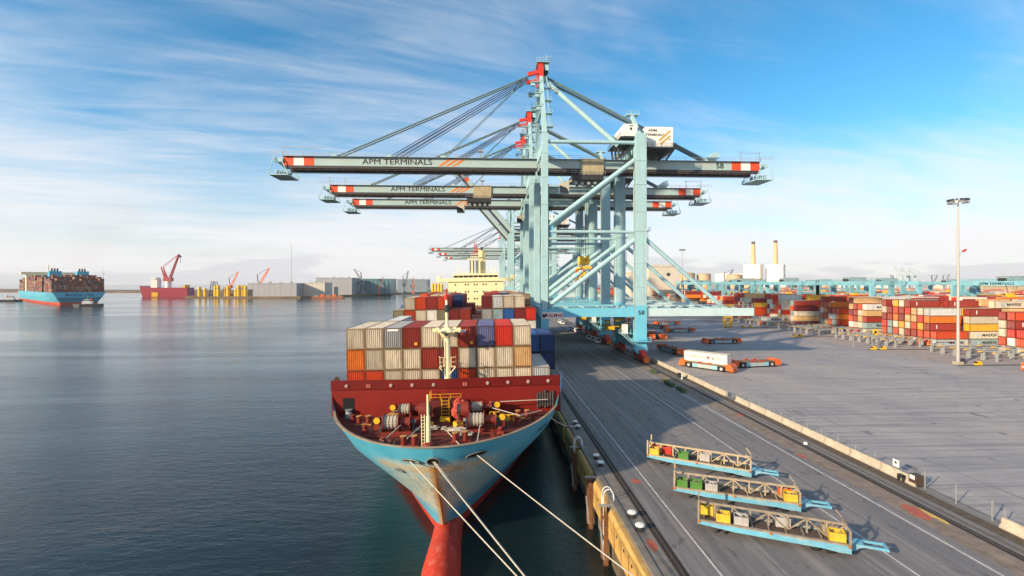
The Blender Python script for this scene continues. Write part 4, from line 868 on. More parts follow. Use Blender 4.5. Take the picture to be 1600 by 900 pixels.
# mooring lines
def line(p, q, r_, lb, sag=0.35):
    p, q = Vector(p), Vector(q); L = (q - p).length; pts = [p.lerp(q, k / 14) - Vector((0, 0, sag * 4 * (k / 14) * (1 - k / 14))) for k in range(15)]
    tag(MB().path(pts, r_, 6).build('mooring_line', ROPE), lb, 'rope', 'mooring lines from the bow')
W = lambda v: SHIP_M @ v
line(W(hr), (14.05, 30.4, 0.5), 0.052, 'mooring line from the right bow opening, rightmost of the bow lines', 0.1)
line(W(hc), (14.05, 9.3, 0.5), 0.052, 'left strand of the twin mooring line from the centre bow opening', 0.1)
line(W(hc) + Vector((0.15, 0, 0)), (14.3, 9.1, 0.5), 0.052, 'right strand of the twin mooring line from the centre bow opening', 0.25)
line(W(hl), (14.05, 13.2, 0.5), 0.052, 'mooring line from the left bow opening, crossing the stem', 0.1)
line(W(Vector(S(12.6, 14.6, 6.3))), (14.05, 75.4, 0.5), 0.06, 'short mooring line from the right bow shoulder to the quay', 0.6)
line(W(Vector(S(15.8, 22, 9.5))), (14.05, 92, 0.4), 0.05, 'upper line from the red breakwater end to the quay', 0.5)

# ================================================================== CONTAINERS
CC = {'cream': (0.60, 0.52, 0.40), 'tan': (0.60, 0.38, 0.17), 'grey': (0.38, 0.38, 0.37), 'pale grey': (0.50, 0.51, 0.50), 'rust red': (0.30, 0.035, 0.022), 'maroon': (0.19, 0.022, 0.02), 'bright red': (0.58, 0.035, 0.015), 'orange red': (0.55, 0.065, 0.015),
      'orange': (0.68, 0.19, 0.02), 'dark blue': (0.018, 0.055, 0.17), 'slate blue': (0.12, 0.13, 0.25), 'blue': (0.03, 0.12, 0.36), 'teal grey': (0.26, 0.34, 0.35), 'yellow': (0.72, 0.38, 0.03), 'white': (0.76, 0.74, 0.68), 'khaki': (0.28, 0.24, 0.15), 'green': (0.05, 0.16, 0.09)}
CM = {k: mat('container_' + k.replace(' ', '_'), v, 0.5, var=0.10, scale=0.9, stain=(v[0] * 0.35 + 0.06, v[1] * 0.35 + 0.025, v[2] * 0.35 + 0.01), stain_amt=0.75, stain_scale=(1.3, 1.3, 0.25), rand=0.15) for k, v in CC.items()}
CF = {k: mat('container_frame_' + k.replace(' ', '_'), (v[0] * 0.42, v[1] * 0.34, v[2] * 0.27), 0.55, var=0.2, scale=1.5, stain=RUST, stain_amt=0.5, rand=0.1) for k, v in CC.items()}
CL, CW, CH = 12.19, 2.44, 2.82
def corr(u0, u1, pitch, depth):
    pts = []; n = max(2, int(round((u1 - u0) / pitch))); p = (u1 - u0) / n
    for k in range(n):
        a = u0 + k * p; pts += [(a, 0), (a + p * 0.36, 0), (a + p * 0.5, depth), (a + p * 0.86, depth)]
    return pts + [(u1, 0)]
def cont_body(detail, L=CL, pe=0.27, de=0.10):
    b = MB(); x, y, z0, z1 = L / 2 - 0.05, CW / 2 - 0.05, 0.16, CH - 0.1
    for sg in (-1, 1):
        if detail >= 2:
            pr = corr(-y, y, pe, de); n = len(pr)
            b.add([(sg * (x - d), u, z) for z in (z0, z1) for u, d in pr], [((i, i + 1, n + i + 1, n + i) if sg > 0 else (i + 1, i, n + i, n + i + 1)) for i in range(n - 1)])
        else: b.add([(sg * x, -y, z0), (sg * x, y, z0), (sg * x, y, z1), (sg * x, -y, z1)], [(0, 1, 2, 3) if sg > 0 else (3, 2, 1, 0)])
        if detail >= 1:
            pr = corr(-x, x, 0.42 if detail >= 2 else 0.6, 0.05); n = len(pr)
            b.add([(u, sg * (y - d), z) for z in (z0, z1) for u, d in pr], [((i + 1, i, n + i, n + i + 1) if sg > 0 else (i, i + 1, n + i + 1, n + i)) for i in range(n - 1)])
        else: b.add([(-x, sg * y, z0), (x, sg * y, z0), (x, sg * y, z1), (-x, sg * y, z1)], [(3, 2, 1, 0) if sg > 0 else (0, 1, 2, 3)])
    pr = corr(-x, x, 0.5, 0.03); n = len(pr)
    b.add([(u, v, z1 + 0.06 - d) for v in (-y, y) for u, d in pr], [(i, i + 1, n + i + 1, n + i) for i in range(n - 1)])
    b.add([(-x, -y, z0), (x, -y, z0), (x, y, z0), (-x, y, z0)], [(3, 2, 1, 0)])
    return b
def cont_frame(L=CL):
    b = MB(); x, y, h = L / 2, CW / 2, CH; p = 0.14
    for sx in (-1, 1):
        for sy in (-1, 1):
            b.box(min(sx * x, sx * (x - p)), max(sx * x, sx * (x - p)), min(sy * y, sy * (y - p)), max(sy * y, sy * (y - p)), 0, h)
        b.box(min(sx * x, sx * (x - 0.1)), max(sx * x, sx * (x - 0.1)), -y + p, y - p, h - 0.14, h - 0.02); b.box(min(sx * x, sx * (x - 0.1)), max(sx * x, sx * (x - 0.1)), -y + p, y - p, 0.02, 0.18)
    for sy in (-1, 1):
        for z0, z1 in ((h - 0.13, h - 0.02), (0.02, 0.18)): b.box(-x + p, x - p, min(sy * y, sy * (y - 0.08)), max(sy * y, sy * (y - 0.08)), z0, z1)
    return b
def cont_doors(L=CL):
    b = MB(); x = -L / 2 + 0.02
    for y0, y1 in ((-1.06, -0.01), (0.01, 1.06)): b.box(x - 0.03, x + 0.03, y0, y1, 0.2, CH - 0.16)
    r_ = MB()
    for y in (-0.8, -0.3, 0.3, 0.8): r_.box(x - 0.075, x - 0.035, y - 0.025, y + 0.025, 0.2, CH - 0.16)
    for y in (-0.8, 0.3): r_.box(x - 0.09, x - 0.075, y - 0.05, y + 0.45, 1.15, 1.2)
    return b, r_
def slotted(mb, name):
    me = mb.mesh(name); me.materials.append(None); return me
ME_HI, ME_MID, ME_LO = slotted(cont_body(2), 'container_body'), slotted(cont_body(1), 'container_body'), slotted(cont_body(0), 'container_body')
ME_FR = slotted(cont_frame(), 'frame'); _d, _r = cont_doors(); ME_DO = slotted(_d, 'door'); ME_RO = slotted(_r, 'lock_rods')
def setm(o, m):
    o.material_slots[0].link = 'OBJECT'; o.material_slots[0].material = m
ROD = mat('lock_rod_steel', (0.42, 0.42, 0.42), 0.4, 0.3)
NC = [0]
def container(M, c, label, group, me=ME_HI, doors=False, frame=True):
    o = bpy.data.objects.new('shipping_container', me); COL.objects.link(o); o.matrix_world = M; setm(o, CM[c]); tag(o, label, 'container', group); NC[0] += 1
    if frame: f = put('frame', ME_FR, o); setm(f, CF[c])
    if doors:
        d = put('door', ME_DO, o); setm(d, CM[c]); r_ = put('lock_rods', ME_RO, d); setm(r_, ROD)
    return o
RZ90 = Matrix.Rotation(R(90), 4, 'Z')
PITCH = 2.5; TIER = 2.87; Z0 = 8.6
def ship_box(s, col, ncol, tier, c, label, me=ME_HI, frame=True, doors=False):
    x = (col - (ncol - 1) / 2) * PITCH
    return container(SHIP_M @ Matrix.Translation(S(x, s + CL / 2, Z0 + tier * TIER)) @ RZ90, c, label, 'containers on the moored ship', me, doors, frame)
B1 = [['orange red', 'orange red', 'cream', 'cream', 'cream', 'dark blue', 'orange red', 'cream', 'cream', 'cream', 'pale grey'],
      ['orange', 'cream', 'cream', 'cream', 'rust red', 'rust red', 'cream', 'cream', 'cream', 'tan', None],
      ['cream', 'cream', 'grey', 'rust red', 'cream', 'cream', 'rust red', 'slate blue', 'bright red', 'cream', None]]
TN = ['lowest visible tier', 'middle tier', 'top tier', 'fourth tier', 'fifth tier']
for t, row in enumerate(B1):
    for k, c in enumerate(row):
        if not c: continue
        o = ship_box(20.1, k, 11, t, c, '%s container in the ship front bay, %s, %s from the left' % (c, TN[t], ORD[k + 1]))
        if t == 2 and k == 6: letter('tex', 0.8, WHITET, o, (-CL / 2 - 0.02, 0.65, 2.25), (R(90), 0, R(-90)), 1.0, 0.02)
        if (t, k) in ((2, 3), (2, 6)): MB().box(-CL / 2 - 0.03, -CL / 2 - 0.005, -0.75, -0.4, 0.4, 0.75).build('placard', CM['yellow'], o)
        if (t, k) == (2, 2): MB().box(-CL / 2 - 0.03, -CL / 2 - 0.005, -0.75, 0.7, 2.35, 2.6).build('placard', WHITET, o)
H2 = [2, 2, 3, 2, 2, 2, 2, 2, 2, 2, 2, 2, 2]
C2 = {(2, 2): 'pale grey', (1, 12): 'dark blue', (1, 11): 'blue', (0, 12): 'dark blue', (0, 11): 'dark blue'}
pal = ['cream', 'cream', 'rust red', 'rust red', 'orange red', 'grey', 'maroon', 'dark blue', 'pale grey', 'tan', 'bright red']
for k in range(13):
    for t in range(H2[k]):
        if t < H2[k] - 1 and k < 10: continue            # buried boxes nothing shows of
        ship_box(33.2, k, 13, t, C2.get((t, k), rnd.choice(pal)), 'container of the second bay, %s tier up, %s from the left' % (ORD[t + 1], ORD[k + 1]), ME_HI)
BAY3 = {0: ['khaki'], 1: ['orange red', 'cream'], 2: ['cream', 'orange red'], 3: ['white', 'rust red'], 4: ['khaki', 'orange red'], 5: ['maroon'], 6: ['rust red'], 7: ['cream'], 8: ['grey', 'maroon'], 9: ['teal grey', 'pale grey'], 10: ['blue', 'cream'], 11: ['maroon', 'cream'], 12: ['bright red']}
for k, cs in BAY3.items():
    for t, c in enumerate(cs):
        if k in (5, 6, 7) and t == 0: tt = 1 if k == 7 else 2
        else: tt = 2 + t
        if k == 12: tt = 2
        ship_box(64.5, k, 13, tt, c, '%s container in the third bay of the ship, %s tier, %s from the left' % (c, ORD[tt + 1], ORD[k + 1]), ME_HI)
ship_box(64.5, 12, 13, 1, 'white', 'white roofed container at the right edge below the red one in the third bay')
HB = {78.5: [3, 3, 3, 3, 4, 4, 2, 2, 3, 3, 3, 4, 4], 92.5: [3, 3, 4, 4, 4, 4, 3, 2, 3, 4, 4, 4, 4], 106.5: [4, 4, 4, 4, 4, 2, 2, 2, 4, 4, 4, 4, 3], 120.5: [3, 4, 4, 4, 3, 2, 2, 2, 4, 4, 4, 4, 4], 134.5: [4, 4, 4, 3, 3, 2, 2, 2, 4, 4, 4, 4, 4]}
for bi, (s, hs_) in enumerate(HB.items()):
    for k, h in enumerate(hs_):
        for t in range(max(h - 2, 1), h):
            c = {(92.5, 4): 'maroon', (92.5, 5): 'maroon', (92.5, 6): 'rust red', (78.5, 4): 'rust red', (78.5, 5): 'dark blue', (78.5, 12): 'khaki'}.get((s, k)) or rnd.choice(pal)
            ship_box(s, k, 13, t, c, '%s container in the %s ship bay, %s tier, %s from the left' % (c, ORD[bi + 4], ORD[t + 1], ORD[k + 1]), ME_MID if bi > 0 else ME_HI, frame=(bi < 2))
# container on the loaded carrier
def logo_star(parent, loc, s, m, ry=0):
    MB().prism([(-0.5 * s, 0.45 * s), (0.1 * s, 0.2 * s), (0.55 * s, 0.3 * s), (0.2 * s, -0.05 * s), (0.05 * s, -0.5 * s), (-0.12 * s, 0.02 * s)], -0.012, 0.012, 'y').build('emblem', m, parent, loc, fixn=True)
ag = R(-52)
o = container(Matrix.Translation((58.6, 126.4, 1.74)) @ Matrix.Rotation(ag, 4, 'Z'), 'white', 'white container with red star lettering, carried by the front carrier', 'lettered containers on carriers', ME_MID, True)
letter('HAMBURG', 1.0, mat('taupe_lettering', (0.45, 0.40, 0.36), 0.6), o, (-2.6, -CW / 2 - 0.02, 1.45), FRONT, 0.92)
letter('SÜD', 1.0, mat('taupe_lettering', (0.45, 0.40, 0.36), 0.6), o, (3.6, -CW / 2 - 0.02, 1.45), FRONT, 1.0)
logo_star(o, (0.8, -CW / 2 - 0.03, 1.5), 1.3, REDT); logo_star(o, (2.2, -CW / 2 - 0.03, 1.35), 0.7, BLACKT)
LOGOB = mat('light_blue_emblem', (0.22, 0.45, 0.62), 0.6)
def maersk(o, x=1.6, size=1.25, z=1.4):
    letter('MAERSK', size, BLACKT, o, (x, -CW / 2 - 0.02, z), FRONT, 1.05, 0.015)
    e = MB().box(x - 4.0 * size / 1.25, x - 3.2 * size / 1.25, -CW / 2 - 0.03, -CW / 2 - 0.005, z - 0.4, z + 0.4).build('emblem', LOGOB, o)
    MB().prism([(0.35 * math.cos(R(90 + k * 360 / 14)) * (1 if k % 2 == 0 else 0.4), 0.35 * math.sin(R(90 + k * 360 / 14)) * (1 if k % 2 == 0 else 0.4)) for k in range(14)], -0.012, 0.012, 'y').build('star', WHITET, e, (x - 3.6 * size / 1.25, -CW / 2 - 0.045, z), fixn=True)
o = container(Matrix.Translation((157.6, 259.6, 1.74)), 'white', 'pale lettered container on the carrier at the yard racks', 'lettered containers on carriers', ME_MID)
maersk(o, 1.3, 1.6)

# ================================================================== SHIP-TO-SHORE CRANES
STAYM = mat('stay_grey_green', (0.13, 0.20, 0.21), 0.5, var=0.1)
XW, GA, SP = 15.4, 29.2, 22.0        # waterside rail, rail gauge, spacing of the leg frames
LW, LL = 0.85, 29.2                  # leg positions across the gauge
BV = (8.2, 13.4)                     # the two boom girders
BZ0, BZ1 = 57.8, 61.3
UT0, UT1 = -79.5, 72.2
def boom_parts(root, u0, u1, tip0, name, dark_side=False):
    """one boom: two girders with dark rail flanges, ties, walkways, warning bands at the outer end"""
    g = None
    for k, v in enumerate(BV):
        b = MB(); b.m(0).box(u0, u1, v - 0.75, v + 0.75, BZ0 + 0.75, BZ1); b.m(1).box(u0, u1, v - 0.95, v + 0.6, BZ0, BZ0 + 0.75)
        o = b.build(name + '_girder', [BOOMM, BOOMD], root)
        if k == 0: g = o
    for u in range(int(u0) + 4, int(u1) - 2, 9): MB().box(u - 0.4, u + 0.4, BV[0] + 0.75, BV[1] - 0.75, BZ1 - 1.2, BZ1 - 0.2).build('girder_tie', CRANE, root)
    w = MB(); w.box(u0, u1, BV[0] - 1.6, BV[0] - 0.76, BZ1 - 0.06, BZ1 + 0.02); w.build('walkway', STEEL, root)
    w = MB(); w.rail((u0, BV[0] - 1.6, BZ1), (u1, BV[0] - 1.6, BZ1), 1.05, 3.0, 0.07); w.rail((u0, BV[1] + 0.8, BZ1), (u1, BV[1] + 0.8, BZ1), 1.05, 3.0, 0.07); w.build('handrail', STEEL, root)
    w = MB(); w.rail((u0, BV[0] - 1.1, BZ0 - 0.9), (u1, BV[0] - 1.1, BZ0 - 0.9), 0.9, 2.5, 0.06); w.build('festoon_rail', mat('festoon_brown', (0.18, 0.12, 0.09), 0.7), root)
    w = MB()
    for k in range(2): w.bar((u0, BV[0] + 1.2 + k * 2.5, BZ0 - 0.6), (u1, BV[0] + 1.2 + k * 2.5, BZ0 - 0.6), 0.09)
    w.build('hoist_ropes', DARK, root)
    return g
def tip(root, u, sg):
    """warning bands, end platform and its rails at a boom end"""
    for k, m in enumerate((REDP, WHITEP, REDP)):
        a, b_ = u - sg * (2.4 + k * 3.0), u - sg * (5.4 + k * 3.0)
        for v in BV: MB().box(min(a, b_), max(a, b_), v - 0.80, v + 0.80, BZ0 + 0.72, BZ1 + 0.04).build('warning_band', mat('band_orange_red', (0.66, 0.07, 0.02), 0.5) if m is REDP else m, root)
    b = MB(); b.box(min(u, u - sg * 2.4), max(u, u - sg * 2.4), BV[0] - 1.2, BV[1] + 1.2, BZ1 - 1.8, BZ1 - 0.6); b.build('boom_end', CRANE, root)
    b = MB(); a, c = u + sg * 1.6, u - sg * 4.0
    b.box(min(a, c), max(a, c), BV[0] - 1.6, BV[1] + 1.6, BZ0 - 2.3, BZ0 - 2.0)
    for v in (BV[0] - 1.6, BV[1] + 1.6):
        b.rail((a, v, BZ0 - 2.0), (c, v, BZ0 - 2.0), 1.1, 1.4, 0.09); b.bar((a, v, BZ0 - 2), (u, v, BZ1), 0.2); b.bar((c, v, BZ0 - 2), (u - sg * 2, v, BZ1 - 1), 0.2); b.bar((c, v, BZ0 - 2), (u, v, BZ1 - 1), 0.12)
    for k in range(4): b.cbox((u - sg * (0.2 + k * 0.9), BV[0] + k, BZ0 - 1.2), (0.7, 0.9, 1.4))
    b.build('end_platform', CRANE, root)
    b = MB(); b.rail((a, BV[0] - 1.7, BZ1 + 0.05), (c, BV[0] - 1.7, BZ1 + 0.05), 1.2, 1.2, 0.08)
    for q in (2.0, 8.0): b.bar((u - sg * q, BV[0], BZ1), (u - sg * q, BV[0], BZ1 + 3.4), 0.16)
    b.bar((u - sg * 1.4, BV[0], BZ1 + 3.0), (u - sg * 14.0 if sg < 0 else u - sg * 9, BV[0], BZ1 + 3.0), 0.12); b.build('end_frame', STEEL, root)
def make_crane(raised=False):
    t = thing('ship_to_shore_crane', (XW, 0, 0), 'x', 'crane', 0, 'ship to shore gantry cranes along the quay')
    for v in (0.0, SP):
        sg = -1 if v == 0 else 1
        # waterside leg: blue foot, pale shaft, narrow inclined mast post above
        l = MB(); l.m(1).box(LW - 1.15, LW + 1.15, v - 1.0, v + 1.0, 3.6, 15.5); l.m(0).box(LW - 0.95, LW + 0.95, v - 0.95, v + 0.95, 15.5, 67.0)
        l.build('waterside_leg', [CRANE, CRANEB], t)
        MB().bar((LW, v, 67), (LW - 0.2, 11 + sg * 3.4, 87.0), 1.35, 1.35, w2=1.1, h2=1.1).build('mast_post', CRANE, t)
        MB().bar((LW - 0.2, 11 + sg * 3.4, 86.2), (LW - 0.2, 11 + sg * 2.7, 91.0), 1.5, 1.5).build('mast_head', mat('mast_head_red', (0.62, 0.04, 0.02), 0.45), t)
        MB().bar((LW - 0.2, 11 + sg * 3.4, 88.5), (LW - 4.2, 11 + sg * 3.0, 87.6), 0.9, 1.1).build('stay_bracket', REDP, t)
        # landside leg
        l = MB(); l.m(1).box(LL - 1.65, LL + 1.65, v - 1.3, v + 1.3, 4.4, 16.6); l.m(0).box(LL - 1.6, LL + 1.6, v - 1.25, v + 1.25, 16.6, 67.2)
        l.m(0).box(LL - 1.8, LL + 1.8, v - 1.4, v + 1.4, 38.4, 38.8)
        l.m(1).prism([(LL - 1.65, 4.4), (LL + 1.65, 4.4), (LL + 2.0, 3.6), (LL + 1.2, 2.4), (LL - 1.2, 2.4), (LL - 2.0, 3.6)], v - 1.6, v + 1.6, 'y')
        l.build('landside_leg', [CRANE, CRANEB], t, fixn=True)
        # portal beam with outer platform arm
        pbm = MB(); pbm.m(1).box(LW + 1.15, LL - 1.65, v - 0.8, v + 0.8, 13.2, 15.8); pbm.m(1).box(LW - 1.6, LW - 1.15, v - 0.8, v + 0.8, 13.2, 15.8); pbm.m(0).box(LL + 1.65, 63.4, v - 0.8, v + 0.8, 13.4, 15.7)
        pbm.build('portal_beam', [mat('platform_arm_sunlit_pale', (0.50, 0.66, 0.68), 0.45, var=0.08, stain=(0.4, 0.37, 0.3), stain_amt=0.3), CRANEB], t)  # arm paler than the beam: sunlight put into its colour
        b = MB(); b.rail((LW + 2, v + sg * 0.85, 15.8), (LL - 2, v + sg * 0.85, 15.8), 1.1, 1.6, 0.06); b.rail((LL + 2, v + sg * 0.85, 15.7), (63, v + sg * 0.85, 15.7), 1.1, 1.6, 0.06); b.build('handrail', STEEL, t)
        MB().tube((LL + 1.5, v, 36.3), (54.5, v, 15.7), 0.62, n=10).build('arm_stay', CRANE, t)
        MB().tube((LL + 0.8, v, 64.6), (LW + 1, v, 64.6), 0.55, n=10).build('top_strut', CRANE, t)
        MB().tube((LW + 1, v, 38.2), (LL - 1.5, v, 38.2), 0.5, n=10).build('middle_strut', CRANE, t)
        MB().tube((LW + 1, v, 40.0), (LL - 1.4, v, 59.6), 0.72, n=12).build('upper_brace', CRANE, t)
        MB().tube((LW + 1, v, 16.2), (LL - 1.4, v, 36.0), 0.72, n=12).build('lower_brace', CRANE, t)
        MB().box(LW + 1.0, LW + 2.6, v - 0.25, v + 0.25, 37.0, 41.5).build('gusset', CRANEB, t)
        MB().box(LL - 3.4, LL - 1.6, v - 0.25, v + 0.25, 34.6, 38.0).build('gusset', CRANE, t)
        for z in (22, 29, 44, 52, 59):
            MB().box(LL - 1.72, LL + 1.72, v - 1.37, v + 1.37, z, z + 0.14).build('splice_flange', CRANE, t)
            MB().box(LW - 1.05, LW + 1.05, v - 1.05, v + 1.05, z + 2, z + 2.12).build('splice_flange', CRANE, t)
        b = MB()
        for du in (-0.3, 0.3): b.bar((LL + 1.9, v + du, 17), (LL + 1.9, v + du, 63), 0.07)
        for k in range(46): b.bar((LL + 1.9, v - 0.3, 17.4 + k), (LL + 1.9, v + 0.3, 17.4 + k), 0.05)
        b.build('leg_ladder', STEEL, t)
        MB().box(LL - 1.85, LL - 1.6, v + sg * 0.7 - 0.2, v + sg * 0.7 + 0.2, 9, 60).build('cable_tray', STEEL, t)
        # back stays
        if sg < 0: MB().tube((LW, 8.4, 87.0), (23.5, 3.0, 64.6), 0.75, n=10).build('diagonal_stay', CRANE, t)
        MB().tube((LW, 11 + sg * 1.2, 88.4), (55.0, 11 + sg * 0.9, 61.6), 0.42, n=8).build('back_stay', STAYM, t)
        # ladders, cables, platforms on the mast and leg
        MB().tube((LW + 1.15, v + sg * 0.6, 16), (LW + 1.15, v + sg * 0.6, 52), 0.13, n=6).build('leg_cable', DARK, t)
        b = MB()
        for z in (69, 73.5, 78, 82.5):
            yy = v + (11 + sg * 3.4 - v) * (z - 67) / 20; b.box(LW + 0.7, LW + 2.6, yy - 1.0, yy + 1.0, z, z + 0.15); b.rail((LW + 2.6, yy - 1, z), (LW + 2.6, yy + 1, z), 1.1, 1.0, 0.08); b.rail((LW + 0.7, yy - sg * -1, z), (LW + 2.6, yy - sg * -1, z), 1.1, 1.0, 0.08)
            b.bar((LW + 1.8, yy, z), (LW + 1.4, yy + (11 + sg * 3.4 - v) * 0.2, z + 4.4), 0.35, 0.1)
        for z, du in ((84.5, -3.6), (80.5, -2.4), (76.0, -2.2)):
            yy = v + (11 + sg * 3.4 - v) * (z - 67) / 20; b.box(LW + du, LW - 0.6, yy - 0.8, yy + 0.8, z, z + 0.16); b.rail((LW + du, yy - 0.8, z), (LW - 0.6, yy - 0.8, z), 1.1, 1.0, 0.08); b.cbox((LW + du + 0.8, yy, z - 0.5), (1.2, 1.0, 0.9))
        b.build('mast_platforms', CRANE, t)
        b = MB(); b.box(LL + 1.6, LL + 2.9, v - 1.2, v + 1.2, 38.5, 38.62); b.rail((LL + 2.9, v - 1.2, 38.6), (LL + 2.9, v + 1.2, 38.6), 1.1, 1.0, 0.07); b.bar((LL + 2.4, v, 30), (LL + 2.4, v, 38.5), 0.12); b.build('leg_platform', STEEL, t)
        # bogies: equaliser beam and four trucks under each corner
        for u, z in ((LW - 0.6, 0.0), (GA, 0.0)):
            uu = 0.0 if u < 5 else GA
            eq = MB().prism([(v - 4.6, 2.2), (v + 4.6, 2.2), (v + 3.0, 3.6), (v - 3.0, 3.6)], uu - 0.75, uu + 0.75, 'x').build('equaliser_beam', REDP if u > 5 else CRANEB, t, fixn=True)
            for k in range(4):
                vv = v - 3.9 + k * 2.6; bo = MB(); bo.box(uu - 0.65, uu + 0.65, vv - 1.15, vv + 1.15, 0.75, 2.2); bg = bo.build('bogie', mat('bogie_red', (0.36, 0.035, 0.028), 0.55, var=0.2), t)
                for q in (-0.55, 0.55): MB().tube((uu - 0.2, vv + q, 0.42), (uu + 0.2, vv + q, 0.42), 0.40, n=12).build('wheel', DARK, bg)
            bu = v - 5.6 if v == 0 else v + 5.6
            MB().box(uu - 0.7, uu + 0.7, bu - 0.6, bu + 0.6, 0.5, 2.0).build('buffer', ORANGEP, t)
    # sill beams, cross beams
    for u, w_, z0, z1, nm in ((LL, 1.5, 6.5, 9.2, 'sill_beam'), (LW, 1.3, 6.5, 9.0, 'sill_beam'), (LL, 1.2, 13.2, 15.8, 'portal_tie'), (LW, 1.2, 13.2, 15.8, 'portal_tie'), (LL, 1.3, 62.5, 66.4, 'top_tie'), (LW, 1.0, 61.6, 65.0, 'top_tie')):
        MB().box(u - w_ / 2 * 1.4, u + w_ / 2 * 1.4, 1.3, SP - 1.3, z0, z1).build(nm, CRANEB if z1 < 20 else CRANE, t)
    MB().box(LL - 1.2, LL + 1.2, 2.5, SP - 2.5, 3.6, 6.45).build('cable_reel_housing', CRANEB, t)
    b = MB(); b.box(LL - 5.2, LL - 1.7, 1.5, SP - 2, 7.9, 8.05); b.rail((LL - 5.2, 1.5, 8.05), (LL - 5.2, SP - 2, 8.05), 1.1, 1.5, 0.07); b.bar((LL - 5, 1.5, 8), (LL - 1.6, -0.5, 4.6), 0.8, 0.12); b.rail((LL - 5, 1.2, 8.0), (LL - 1.6, -0.8, 4.6), 1.0, 1.0, 0.07); b.build('access_platform', CRANE, t)
    b = MB(); b.box(LL - 2.4, LL + 2.6, -2.6, 2.6, 6.0, 6.12); b.rail((LL - 2.4, -2.6, 6.1), (LL + 2.6, -2.6, 6.1), 1.1, 1.2, 0.08); b.rail((LL + 2.6, -2.6, 6.1), (LL + 2.6, 2.6, 6.1), 1.1, 1.2, 0.08); b.build('foot_platform', CRANEB, t)
    MB().box(LL - 4.6, LL - 3.2, 1.4, 3.0, 8.06, 10.8).build('switch_cabinet', WHITEP, t)
    b = MB(); r3 = random.Random(4)
    for k in range(16): b.cbox((LL - 5.5 + r3.uniform(-3, 3), 6 + r3.uniform(-3, 10), 10.4 + r3.uniform(-1.6, 1.6)), (r3.uniform(.5, 1.8), r3.uniform(.5, 2), r3.uniform(.4, 1.2)))
    b.build('spare_gear', YELLOWP, t)
    MB().box(LW + 1.2, 63.2, 0.85, SP - 0.85, 15.0, 15.25).build('hatch_deck', mat('deck_grating', (0.20, 0.34, 0.38), 0.7, var=0.2, scale=0.5), t)
    b = MB()
    for k in range(11): b.bar((LW + 3 + k * 5.6, 1.2, 15.45), (LW + 3 + k * 5.6, SP - 1.2, 15.45), 0.5, 0.4)
    b.build('deck_bearers', CRANE, t)
    # mast cross pieces
    for z, w_ in ((76.5, 0.7), (86.2, 0.9), (90.3, 1.0)):
        k = (z - 67) / 20; y0 = 0 + 7.6 * min(k, 1); y1 = 22 - 7.6 * min(k, 1); MB().bar((LW - 0.1, y0, z), (LW - 0.1, y1, z), w_, w_).build('mast_tie', CRANE if z < 88 else REDP, t)
    b = MB(); b.box(LW - 1.5, LW + 2.4, 7, 15, 91.2, 91.4); b.rail((LW - 1.5, 7, 91.4), (LW + 2.4, 7, 91.4), 1.2, 0.9, 0.09); b.rail((LW + 2.4, 7, 91.4), (LW + 2.4, 15, 91.4), 1.2, 1.2, 0.09)
    b.cbox((LW + 1.6, 8.5, 90.0), (1.2, 1.4, 2.0)); b.bar((LW + 1.4, 8, 91), (LW + 1.4, 8, 94.0), 0.12); b.bar((LW - 0.4, 8, 91), (LW - 0.4, 8, 93.2), 0.1); b.bar((LW + 1.4, 8, 93.4), (LW + 3.4, 8, 93.4), 0.1); b.build('apex_platform', CRANE, t)
    for v in (9.2, 12.8): MB().tube((LW + 1.4, v, 88.5), (LW + 1.4, v + 0.01, 89.6), 0.9, n=12).build('sheave', DARK, t)
    # landside boom with bands, number, stays
    boom_parts(t, 0.2, UT1 - 2.4, False, 'landside'); tip(t, UT1, 1)
    MB().box(53.4, 56.4, 8.4, 13.6, BZ1 + 0.02, BZ1 + 1.1).build('stay_anchor', CRANE, t); MB().prism([(52.6, BZ1 + 1.1), (56.8, BZ1 + 1.1), (56.2, BZ1 + 3.2), (54.6, BZ1 + 2.6)], 7.0, 8.2, 'y').build('sheave_frame', CRANE, t, fixn=True)
    # machinery houses
    # wide house out behind the landside leg and narrow electric house in front of it
    h1 = MB(); h1.box(31.2, 39.6, 1.2, 16.0, 63.8, 69.8); h1 = h1.build('machinery_house', WHITEP, t)
    b = MB(); b.box(30.0, 40.4, 0.2, 17.0, 63.2, 63.6); b.rail((30.0, 0.2, 63.6), (40.4, 0.2, 63.6), 1.1, 1.4, 0.08); b.rail((40.4, 0.2, 63.6), (40.4, 17, 63.6), 1.1, 1.4, 0.08)
    for k in range(4): b.bar((31 + k * 3, 1.4, 63.2), (32.4 + k * 2.2, 5.4, 60.9), 0.35); b.bar((31 + k * 3, 15.4, 63.2), (32.4 + k * 2.2, 13.6, 60.9), 0.3)
    b.bar((40.2, 0.4, 63.3), (36.0, 0.4, 59.4), 0.9, 0.15); b.rail((40.2, 0.2, 63.3), (36.0, 0.2, 59.4), 1.0, 1.0, 0.07); b.build('house_platform', DARK, t)
    letter('APM', 1.05, BLACKT, h1, (33.4, 1.18, 68.7), FRONT, 1.3, 0.02); letter('TERMINALS', 1.05, BLACKT, h1, (34.2, 1.18, 67.4), FRONT, 1.05, 0.02)
    for k in range(2): MB().prism([(35.2 + k * 0.3, 65.9 - k * 1.1), (38.6, 68.9 - k * 1.5), (38.9, 68.5 - k * 1.5), (35.6 + k * 0.3, 65.5 - k * 1.1)], 1.15, 1.19, 'y').build('stripe', mat('gold_stripe', (0.55, 0.33, 0.06), 0.6), h1, fixn=True)
    MB().box(38.3, 38.9, 1.16, 1.19, 66.0, 66.25).build('plate', DARK, h1)
    h2 = MB(); h2.box(24.6, 28.6, 0.6, 14.5, 66.8, 70.4); h2 = h2.build('electric_house', WHITEP, t)
